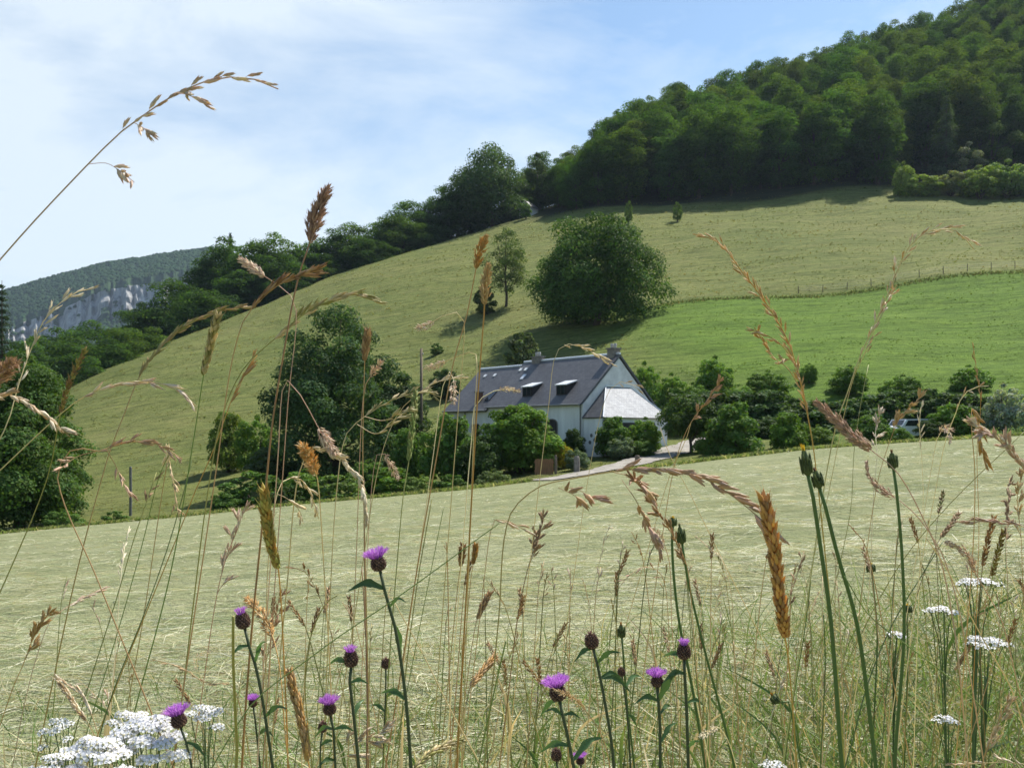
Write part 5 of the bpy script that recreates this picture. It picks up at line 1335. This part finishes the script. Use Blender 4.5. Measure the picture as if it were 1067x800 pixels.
stalk('pale ear bending down by the green hawkbit bud', [(765, 700), (762, 620), (752, 582), (742, 573), (724, 558)], 1.15, PL, 2, 1.4, STRAW, STRAW, dict(W=8, n=55, cols=(STRAW, PALE), ang=.2))
stalk('thin red-brown stalk swaying over the middle of the mown field', [(700, 760), (696, 640), (690, 600), (672, 590), (655, 600), (645, 612)], 1.2, PN, 2, 1.1, TAN, TAN, dict(L=10, gap=9, cols=(TAN, PINK)))
stalk('dry twisted ear lying near the lower left field', [(112, 800), (96, 745), (88, 728), (76, 716), (62, 708)], .95, PN, 1, 1.8, STRAW, TAN, dict(L=16, gap=6, cols=(TAN, PALE), ang=.12))
stalk('brown branching ear leaning across the lower western field', [(12, 720), (25, 690), (32, 670), (42, 650), (55, 636)], 1.0, BR, 1, 1.6, OLIVE, OCHRE, dict(nb=4, bl=20, L=14, cols=(TAN, OCHRE), ang=.2))
stalk('light brown oat panicle stretched over the mown field on the near side', [(20, 760), (50, 650), (70, 632), (88, 622), (110, 611)], 1.15, PN, 2, 1.5, DGREEN, PINK, dict(L=15, gap=6, cols=(PINK, PALE), ang=.15))
stalk('knotty tan stalk reaching sideways above the white yarrow', [(262, 800), (252, 745), (240, 712), (215, 712), (190, 695), (158, 687)], 1.0, PN, 2, 1.6, OLIVE, TAN, dict(L=11, gap=9, cols=(TAN, STRAW), ang=.2))
stalk('bleached wisp standing over the small yarrow', [(222, 760), (214, 720), (207, 700), (205, 685), (222, 678)], 1.05, PL, 2, 1.4, STRAW, PALE, dict(W=9, n=40, cols=(PALE, PALE)))
stalk('grey-brown brome ear slanting by the white yarrow', [(116, 800), (90, 750), (78, 735), (70, 722), (58, 705)], .98, SP, 1, 1.6, STRAW, TAN, dict(W=8, n=50, cols=(TAN, PALE)))
stalk('faint brown ear floating over the far side of the mown field', [(345, 660), (332, 620), (318, 596), (300, 590)], 1.4, PN, 1, 1.2, OLIVE, BROWN, dict(L=14, gap=9, cols=(BROWN, TAN)))

# bare stems that cross the field
for lb, pts, Y, w, c in [
    ('straight dark green stem slanting from the yarrow to the field edge', [(98, 790), (118, 720), (150, 640), (178, 560), (200, 480)], 1.1, 2.0, DGREEN),
    ('slender olive stem through the middle, ending among the garden bushes', [(384, 800), (382, 700), (380, 600), (379, 500)], 1.0, 2.4, BROWN * 1.2),
    ('long green stem rising just beyond the open purple knapweed', [(414, 800), (424, 690), (436, 600), (450, 520)], 1.1, 2.2, OLIVE),
    ('green blade-like stem falling diagonally behind the open knapweed', [(250, 750), (330, 680), (420, 618), (520, 545)], .9, 2.2, GREEN),
    ('pale straw falling diagonally from the open knapweed to the bottom', [(505, 805), (470, 740), (440, 680), (408, 622)], .95, 2.2, STRAW),
    ('dark stem leaning beside the closed knapweed', [(382, 800), (383, 720), (380, 640), (377, 590)], .95, 2.6, BROWN),
    ('curved green stem looping behind the closed knapweed', [(325, 800), (318, 720), (322, 670), (338, 630), (352, 620)], 1.0, 2.2, OLIVE),
    ('stiff olive stem upright beside the white yarrow', [(246, 800), (245, 740), (243, 690), (243, 642)], .85, 6.0, OLIVE),
    ('thin green stem standing on the open mown field', [(428, 700), (440, 640), (452, 580), (462, 530)], 1.3, 1.4, GREEN),
    ('dark green stem crossing the hawkbit stems', [(880, 800), (905, 710), (930, 650), (960, 600), (985, 560)], 1.0, 2.4, DGREEN),
    ('long green stem sloping down from the hawkbits into the rank grass', [(1040, 760), (1000, 715), (940, 668), (905, 640), (880, 600)], .98, 2.2, GREEN),
    ('thin stem with a small dark bud before the giant ochre ear stalk', [(818, 800), (828, 720), (838, 660), (845, 605)], 1.1, 2.0, DGREEN),
    ('dark straight stem near the pair of hawkbits', [(855, 800), (858, 740), (860, 690), (858, 640)], 1.0, 2.4, DGREEN),
    ('wiry stem leaning out above the fourth knapweed', [(500, 790), (515, 720), (527, 668)], .95, 3.0, GREEN),
    ('stiff bleached straw lying across the mown field', [(500, 745), (540, 712), (590, 668), (628, 645)], 1.4, 1.8, PALE),
    ('pair-forming straw slanting from the last bud up the field', [(738, 790), (722, 700), (730, 640), (741, 595)], 1.15, 1.8, PALE),
    ('hair-thin stem rising from the field into the lower meadow', [(885, 540), (890, 470), (897, 420), (905, 380)], 1.3, 1.2, OLIVE),
    ('hair-thin stem crossing the track by the stubby wooden post', [(722, 520), (706, 490), (694, 465), (688, 445)], 1.3, 1.3, STRAW),
    ('hair-thin stem crossing its neighbour over the track', [(690, 520), (704, 480), (714, 460), (720, 440)], 1.32, 1.3, STRAW),
    ('grey-green stem slanting long across the sloping field edge', [(870, 720), (930, 600), (985, 530), (1067, 450)], 1.1, 1.6, OLIVE)]:
    stalk(lb, pts, Y, None, 0, w, c, c * .9 + STRAW * .1, name='bare_stem', cat='grass stem', leaves=1 if w > 2.1 and w < 5 else 0)

# fine filler stalks that nothing tells apart
for i in range(120):
    if i < 75: px = rng.uniform(560, 1110)
    else: px = rng.uniform(-20, 600)
    Y = rng.uniform(1.1, 2.4)
    top = rng.uniform(560, 720) - (px - 533) * .06
    ln_ = rng.normal() * 26
    pts = [(px - ln_, 830), (px - ln_ * .5, (top + 830) / 2 + 20), (px, top + 26), (px + ln_ * .35, top)]
    cc_ = [GREEN, OLIVE, STRAW, TAN, DGREEN][rng.integers(0, 5)]
    kd = [(PN, dict(L=8, gap=6, cols=(TAN, STRAW))), (PN, dict(L=9, gap=8, cols=(PALE, PINK))), (SP, dict(W=6, n=26, cols=(BROWN * 1.3, TAN))), (PN, dict(L=7, gap=5, cols=(OLIVE, STRAW)))][rng.integers(0, 4)]
    stalk('fine short grass stalk with a small thin head in the tangled strip before the field', pts, Y, kd[0], 2, rng.uniform(1.2, 2.0), cc_, cc_ * .6 + TAN * .4, kd[1], name='grass_stalk', group='fine stalks of the tangled strip', leaves=int(rng.random() < .35))

# ------------------------------------------------------------------ hawkbit buds
def ellipsoid(mb, c, ax, L, Rr, colr, prof, k=12):
    mb.spindles([c], [ax], L, Rr, colr, k, prof)
def herb(label, pts, Y, w, c, name, cat):
    p = [at(q[0], q[1], Y) for q in pts]
    P = root_of(p) + p; o = np.array(P[0])
    e = empty(name, tuple(o), 0, label, cat)
    st = catmull(P, 40) - o; s = Y / F
    cc = np.linspace(0, 1, 40)[:, None]
    MB().tube(st, np.linspace(1.1, .8, 40) * w * .5 * s, 8, c * (1 - cc * .1) * np.ones((40, 3))).build('stem', M['herb'], e, True)
    ax = st[-1] - st[-4]; ax /= np.linalg.norm(ax)
    return e, st, ax, s
def hawkbit(label, pts, Y, w, L, Wd_, tipc, openf=False):
    e, st, ax, s = herb(label, pts, Y, w, np.array([.14, .215, .06]), 'hawkbit', 'wildflower')
    b = MB()
    ellipsoid(b, st[-1], ax, L * s, Wd_ * .5 * s, np.array([.10, .13, .045]), ((0, .45), (.12, .85), (.35, 1), (.65, .78), (.85, .55), (1, .4)))
    n = 26; th = np.arange(n) * 2.4
    u = np.cross(ax, [0, 1, .1]); u /= np.linalg.norm(u); v = np.cross(ax, u)
    rr = np.cos(th)[:, None] * u + np.sin(th)[:, None] * v
    t = np.linspace(.02, .5, n)
    b.spindles(st[-1] + ax * (t * L * s)[:, None] + rr * (Wd_ * .44 * s), ax + rr * .12, L * .42 * s, Wd_ * .10 * s, two(np.array([.06, .085, .03]), np.array([.13, .16, .05]), n), 4)
    bud = b.build('bud', M['herb'], e, True)
    f = MB(); m = 22
    d = ax + unit(m) * (.9 if openf else .22)
    f.blades(np.tile(st[-1] + ax * L * .85 * s, (m, 1)), d, L * .42 * s * rng.uniform(.7, 1.1, m), Wd_ * .16 * s, np.zeros((m, 3)), two(tipc, tipc * .7, m), 2)
    f.build('petal_tuft', M['petal'], bud)
YEL = np.array([.72, .50, .04]); GRY = np.array([.55, .48, .30])
hawkbit('tall green hawkbit stalk with a yellow-tipped bud, first of the pair over the field edge', [(880, 840), (875, 770), (866, 650), (855, 570), (845, 505), (842, 495)], .9, 5.2, 26, 11, YEL)
hawkbit('green hawkbit stalk with a dark withered bud leaning beside the yellow-tipped one', [(917, 840), (908, 760), (893, 650), (872, 575), (858, 520), (854, 508)], .92, 5.0, 18, 11, np.array([.20, .12, .07]))
hawkbit('green hawkbit stalk with a round brown bud under the big aslant ear', [(930, 840), (934, 770), (942, 660), (940, 580), (934, 510), (931, 488)], .95, 4.0, 16, 10, np.array([.25, .14, .06]))
hawkbit('dark thin hawkbit with a half-open yellow flower on the mown field', [(735, 800), (722, 720), (708, 650), (702, 600), (700, 556), (701, 548)], 1.05, 3.4, 9, 9, YEL, True)
hawkbit('hawkbit with a closed green bud right beside the half-open yellow one', [(772, 830), (755, 755), (735, 680), (718, 610), (712, 575), (711, 566)], 1.05, 3.0, 17, 9, np.array([.12, .15, .06]))
hawkbit('small hawkbit with an orange bud between the purple knapweed buds', [(660, 790), (653, 730), (650, 690), (648, 664)], 1.1, 2.6, 13, 8, np.array([.45, .25, .05]))
hawkbit('tiny hawkbit with a nodding orange bud low in the rank grass', [(835, 800), (828, 760), (820, 728), (810, 732)], 1.0, 2.4, 10, 9, np.array([.65, .32, .05]))
hawkbit('faint yellow-flowered hawkbit by the withered tuft in the rank grass', [(912, 720), (914, 660), (910, 610), (908, 596)], 1.6, 2.0, 9, 9, YEL, True)
hawkbit('tiny yellow hawkbit beside the tall round brown bud stalk', [(945, 720), (946, 670), (945, 645), (946, 638)], 1.5, 1.8, 8, 8, YEL, True)

# ------------------------------------------------------------------ knapweed
PUR = np.array([.40, .12, .50]); PUR2 = np.array([.60, .27, .68])
def knapweed(label, pts, Y, w, hw, state, lv=(), stemc=np.array([.10, .125, .06])):
    e, st, ax, s = herb(label, pts, Y, w, stemc, 'knapweed', 'wildflower')
    hw *= .83; R0 = hw * .43 * s
    L = hw * (.80 if state == 'open' else 1.0) * s
    fh = MB()
    bc = np.array([.085, .05, .04])
    ellipsoid(fh, st[-1] - ax * L * .05, ax, L, R0 * .92, bc, ((0, .4), (.1, .78), (.35, 1), (.65, .9), (.9, .66), (1, .55)), 14)
    n = 95; k = np.arange(n); t = (k + .5) / n; th = k * 2.39996
    u = np.cross(ax, [0, 1, .1]); u /= np.linalg.norm(u); v = np.cross(ax, u)
    rr = np.cos(th)[:, None] * u + np.sin(th)[:, None] * v
    pr = np.interp(t, [0, .1, .35, .65, .9, 1], [.4, .78, 1, .9, .66, .55]) * R0 * .92
    base = st[-1] - ax * L * .05 + ax * (t * L * .95)[:, None] + rr * pr[:, None]
    fh.spindles(base, ax * .75 + rr * .5, hw * .19 * s, hw * .075 * s, two(np.array([.11, .06, .055]), np.array([.27, .16, .11]), n, .35), 5)
    # dark fringes of the bracts
    fh.spindles(base + (ax * .75 + rr * .5) * hw * .14 * s, ax * .5 + rr * .9 + unit(n) * .4, hw * .12 * s, hw * .02 * s, np.array([.05, .028, .025]), 3, ((0, 1), (1, .3)))
    head = fh.build('flower_head', M['herb'], e, True)
    top = st[-1] + ax * L * .86
    if state in ('open', 'bud'):
        m = 190 if state == 'open' else 60
        ph = rng.random(m) * 6.283; el = np.sqrt(rng.random(m))
        spread = 1.35 if state == 'open' else .5
        r2 = np.cos(ph)[:, None] * u + np.sin(ph)[:, None] * v
        d = ax + r2 * (el * spread)[:, None] + unit(m) * .15
        ln = hw * (.74 if state == 'open' else .5) * s * rng.uniform(.8, 1.15, m)
        pm = MB().blades(top + r2 * (el * R0 * .5)[:, None], d, ln, hw * .055 * s, np.zeros((m, 3)) + ax * .15, two(PUR, PUR2, m, .2), 3)
        tips = top + r2 * (el * R0 * .5)[:, None] + d / np.linalg.norm(d, axis=1)[:, None] * (ln * .8)[:, None]
        for a in (-.45, .45):                        # split tips of the florets
            pm.blades(tips, d + unit(m) * .5 + r2 * a, ln * .34, hw * .035 * s, np.zeros((m, 3)), two(PUR2, PUR2 * 1.1, m, .15), 2)
        pm.build('petals', M['petal'], head)
    elif state == 'faded':
        m = 40; d = ax + unit(m) * .45
        MB().blades(np.tile(top, (m, 1)), d, hw * .4 * s, hw * .05 * s, np.zeros((m, 3)), two(np.array([.22, .11, .10]), np.array([.34, .20, .16]), m), 2).build('petals', M['petal'], head)
    for (fx_, fy_, lx, ly) in lv:                    # leaves, traced from their foot to their tip
        q0 = at(fx_, fy_, Y) - (st[0] * 0) - np.array(e.location); q2 = at(lx, ly, Y + rng.uniform(-.03, .03)) - np.array(e.location)
        i = np.argmin(np.linalg.norm(st - q0, axis=1)); q0 = st[i]
        q1 = (q0 + q2) / 2 + np.array([0, 0, .18 * np.linalg.norm(q2 - q0)])
        lm = MB(); leaf_strip(lm, [q0, q1, q2], max(4.5, .22 * math.hypot(lx - fx_, ly - fy_)) * s, np.array([.065, .125, .045]) * rng.uniform(.8, 1.35), .35, 11, (.3, 1, .05), .12)
        lm.build('leaf', M['herb'], e, True)
knapweed('tallest knapweed, its open purple flower upright over the mown field', [(430, 840), (427, 780), (422, 720), (412, 655), (402, 620), (397, 598), (396, 594)], .95, 4.2, 20, 'open', [(402, 618, 362, 616), (406, 632, 424, 628), (412, 655, 418, 690), (424, 735, 396, 722)])
knapweed('closed dark knapweed head on a leafy stem below the tallest purple flower', [(376, 840), (373, 790), (368, 740), (364, 705), (366, 694)], .95, 4.2, 19, 'bud', [(364, 700, 340, 694), (365, 706, 384, 712), (370, 748, 380, 728), (366, 700, 352, 690)])
knapweed('short open knapweed beside the closed dark head, near the bottom', [(352, 840), (349, 790), (347, 755), (344, 744)], .95, 3.2, 17, 'open', [(348, 760, 370, 762), (348, 758, 328, 768), (350, 790, 330, 800)])
knapweed('knapweed with purple only at its crown, in front of the shaggy blond ear', [(290, 840), (280, 770), (268, 700), (258, 668), (255, 654)], .93, 4.0, 19, 'bud', [(262, 680, 240, 684), (264, 685, 278, 668), (276, 748, 300, 738)])
knapweed('small violet knapweed flower half lost among the ochre ears', [(276, 840), (270, 790), (266, 750), (264, 736)], 1.0, 2.6, 11, 'open', [(268, 770, 286, 768)])
knapweed('purple knapweed flower touching the white yarrow', [(205, 850), (200, 800), (192, 766), (188, 757)], .92, 3.2, 20, 'open', [(196, 780, 215, 790)])
knapweed('round open knapweed with drooping dark leaves in the lower middle', [(606, 850), (598, 800), (590, 760), (585, 740), (583, 729)], .93, 4.2, 22, 'open', [(584, 735, 562, 748), (585, 738, 566, 742), (588, 752, 605, 748), (594, 778, 562, 784), (596, 785, 630, 768)])
knapweed('brown faded knapweed head with two spread leaves', [(642, 850), (638, 780), (630, 730), (622, 690), (618, 675)], 1.0, 3.8, 18, 'faded', [(620, 682, 598, 690), (621, 684, 648, 680), (628, 712, 658, 722), (625, 705, 648, 706)])
knapweed('little round closed knapweed bud on the orange-bud stem', [(657, 800), (654, 750), (650, 715), (648, 704)], 1.08, 2.4, 10, 'faded', [(651, 720, 668, 704), (654, 750, 664, 758)])
knapweed('short bright knapweed flower flanked by curved leaves', [(688, 850), (688, 790), (687, 740), (685, 722), (685, 715)], 1.0, 3.8, 16, 'open', [(686, 728, 660, 734), (687, 730, 710, 698), (687, 742, 700, 736), (688, 770, 706, 752)])
knapweed('tall knapweed bud showing a purple cap, highest of those in the lower middle', [(718, 850), (717, 790), (715, 730), (713, 695), (713, 686)], 1.0, 4.0, 18, 'bud', [(714, 690, 690, 684), (714, 700, 690, 712), (716, 740, 734, 735), (717, 775, 730, 772)])
knapweed('tiny purple knapweed peeping out at the bottom edge', [(610, 850), (607, 815), (605, 796)], 1.0, 2.4, 11, 'open', [])
knapweed('small withered knapweed bud between the two lower open flowers', [(338, 840), (334, 800), (334, 775), (336, 762)], 1.0, 2.2, 12, 'faded', [(334, 780, 350, 772)])
knapweed('little brown knapweed head next to the tallest purple flower stem', [(398, 840), (400, 770), (402, 720), (402, 696)], 1.05, 2.2, 12, 'faded', [(401, 720, 420, 722), (401, 740, 386, 734)])
knapweed('dark spent knapweed head beside the round open flower at the bottom', [(584, 860), (582, 820), (581, 800), (580, 792)], 1.0, 2.6, 14, 'faded', [])

# ------------------------------------------------------------------ yarrow
WH = np.array([.88, .89, .88])
def yarrow(label, px, py, wpx, hpx, Y, nfl, root=None, budc=None, tilt=.0):
    c = at(px, py, Y); s = Y / F
    rx = px + rng.uniform(-15, 15) if root is None else root
    b = at(px + (rx - px) * .3, py + hpx * 1.6 + wpx * .5, Y)
    rt = np.array([(rx - CX) / F * Y, Y + .03, 0.]); rt[2] = float(H(rt[0], rt[1])) - .01
    o = rt
    e = empty('yarrow', tuple(o), 0, label, 'wildflower')
    st = catmull([rt - o, (rt * .5 + b * .5) - o + np.array([.004, 0, 0]), b - o], 24)
    g_ = np.array([.13, .20, .08])
    sb = MB().tube(st, np.linspace(1.6, 1.2, 24) * s * min(1.3, wpx / 45), 7, g_)
    nb = max(6, int(wpx / 5.5))
    a = np.arange(nb) * 2.39996; r = np.sqrt((np.arange(nb) + .5) / nb)
    cen = np.stack([np.cos(a) * r * wpx * .44, np.sin(a) * r * wpx * .34, -(r ** 2) * hpx * (.8 if hpx > 13 else .45) + rng.normal(size=nb) * hpx * .06 + np.cos(a) * r * wpx * tilt + np.sin(a) * r * wpx * (.14 if hpx > 13 else .02)], 1) * s + c - o
    for q in cen:
        f = rng.uniform(.55, .95)
        sb.tube(catmull([st[int(23 * f)] if f < .95 else st[-1], st[-1] * .5 + q * .5 + np.array([0, 0, -.1 * wpx * s]), q], 6), np.linspace(.8, .45, 6) * s, 4, g_ * .9, False)
    sb.build('stem', M['herb'], e, True)
    fm, gm_ = MB(), MB()
    per = max(3, nfl // nb)
    C_, Nn = [], []
    for q in cen:
        for j in range(per):
            aa = j * 2.39996; rr = math.sqrt((j + .4) / per) * wpx / math.sqrt(nb) * .52
            C_.append(q + np.array([math.cos(aa) * rr, math.sin(aa) * rr * .85, 2.2 - rr * .16 + rng.uniform(-.6, .6)]) * s)
            Nn.append(np.array([math.cos(aa) * .35, math.sin(aa) * .35 - (.5 if hpx > 13 else .25), 1]) + rng.normal(size=3) * .25)
    C_ = np.array(C_); Nn = np.array(Nn); Nn /= np.linalg.norm(Nn, axis=1)[:, None]; n = len(C_)
    u = np.cross(Nn, unit(n)); u /= np.linalg.norm(u, axis=1)[:, None]; v = np.cross(Nn, u)
    fr = 4.3 * rng.uniform(.8, 1.2, n) * max(.75, min(1.15, wpx / 60))
    for k in range(5):
        th = k * 1.2566
        d = math.cos(th) * u + math.sin(th) * v; sd_ = -math.sin(th) * u + math.cos(th) * v
        V = np.stack([C_ + d * (fr * .2 * s)[:, None], C_ + d * (fr * .75 * s)[:, None] + sd_ * (fr * .45 * s)[:, None] + Nn * (.3 * s), C_ + d * (fr * 1.1 * s)[:, None] - Nn * (.25 * s), C_ + d * (fr * .75 * s)[:, None] - sd_ * (fr * .45 * s)[:, None] + Nn * (.3 * s)], 1)
        fm.add(V.reshape(-1, 3), (np.arange(4)[None] + (np.arange(n) * 4)[:, None]), None, np.repeat(two(WH, WH * .95, n, .04), 4, 0))
    fm.spindles(C_ - Nn * (.2 * s), Nn, 1.5 * s, fr * .30 * s, two(np.array([.70, .66, .45]), np.array([.55, .55, .35]), n, .1), 6, ((0, 1), (.6, .9), (1, .3)))
    fm.build('flower_cluster', M['petal'], e)
    gm_.spindles(C_ - Nn * (4.2 * s), Nn, 4.0 * s, fr * .33 * s, two(np.array([.14, .20, .08]), np.array([.22, .26, .12]), n), 5, ((0, .4), (.5, 1), (1, .8)))
    gm_.build('calyces', M['herb'], e, True)
    for k in range(2 if wpx > 35 else 0):             # feathery leaves
        q0 = st[8 + 6 * k]; sg = 1 if k else -1
        q2 = q0 + np.array([sg * 40, rng.uniform(-8, 8), 22]) * s
        lm = MB(); ax_ = catmull([q0, (q0 + q2) / 2 + np.array([0, 0, 5 * s]), q2], 14)
        lm.tube(ax_, .6 * s, 4, g_ * .7, False)
        for i in range(2, 14):
            for sgn in (-1, 1):
                dd = np.array([.3 * sg, sgn * .5, .8 * sgn]) + rng.normal(size=3) * .1
                lm.blades(ax_[i:i + 1], dd[None], 8 * s * (1 - i / 18), 1.4 * s, np.zeros((1, 3)), (g_ * .75)[None], 2)
        lm.build('leaf', M['herb'], e)
yarrow('biggest white yarrow umbel of the clump at the bottom corner', 150, 757, 92, 32, .92, 190, 170)
yarrow('broad white yarrow umbel at the very bottom, in front of the biggest one', 96, 775, 78, 30, .88, 150, 120)
yarrow('small white yarrow umbel standing off beyond the purple flower', 214, 740, 42, 14, .97, 44, 214, tilt=-.12)
yarrow('greenish yarrow umbel of half-open buds at the back of the clump', 60, 752, 44, 22, .95, 26, 95)
yarrow('low yarrow umbel cut by the picture corner of the clump', 56, 790, 50, 24, .86, 70, 70)
yarrow('white yarrow umbel behind the biggest one, half covered', 134, 746, 50, 18, 1.0, 70, 150)
yarrow('highest flat white yarrow umbel in the rank grass', 1019, 605, 42, 8, 1.35, 44)
yarrow('flat white yarrow umbel just lower than the highest, nearer the bud stalks', 980, 634, 30, 8, 1.35, 30)
yarrow('flat white yarrow umbel at mid height, widest in the rank grass', 1028, 667, 46, 9, 1.25, 50)
yarrow('small white yarrow low down in the rank grass', 985, 748, 24, 8, 1.2, 22)
yarrow('tiny distant white yarrow among the dry ears', 933, 661, 16, 5, 1.7, 14)
yarrow('faint white yarrow at the lower edge beneath the hawkbit pair', 806, 795, 26, 8, 1.0, 22)
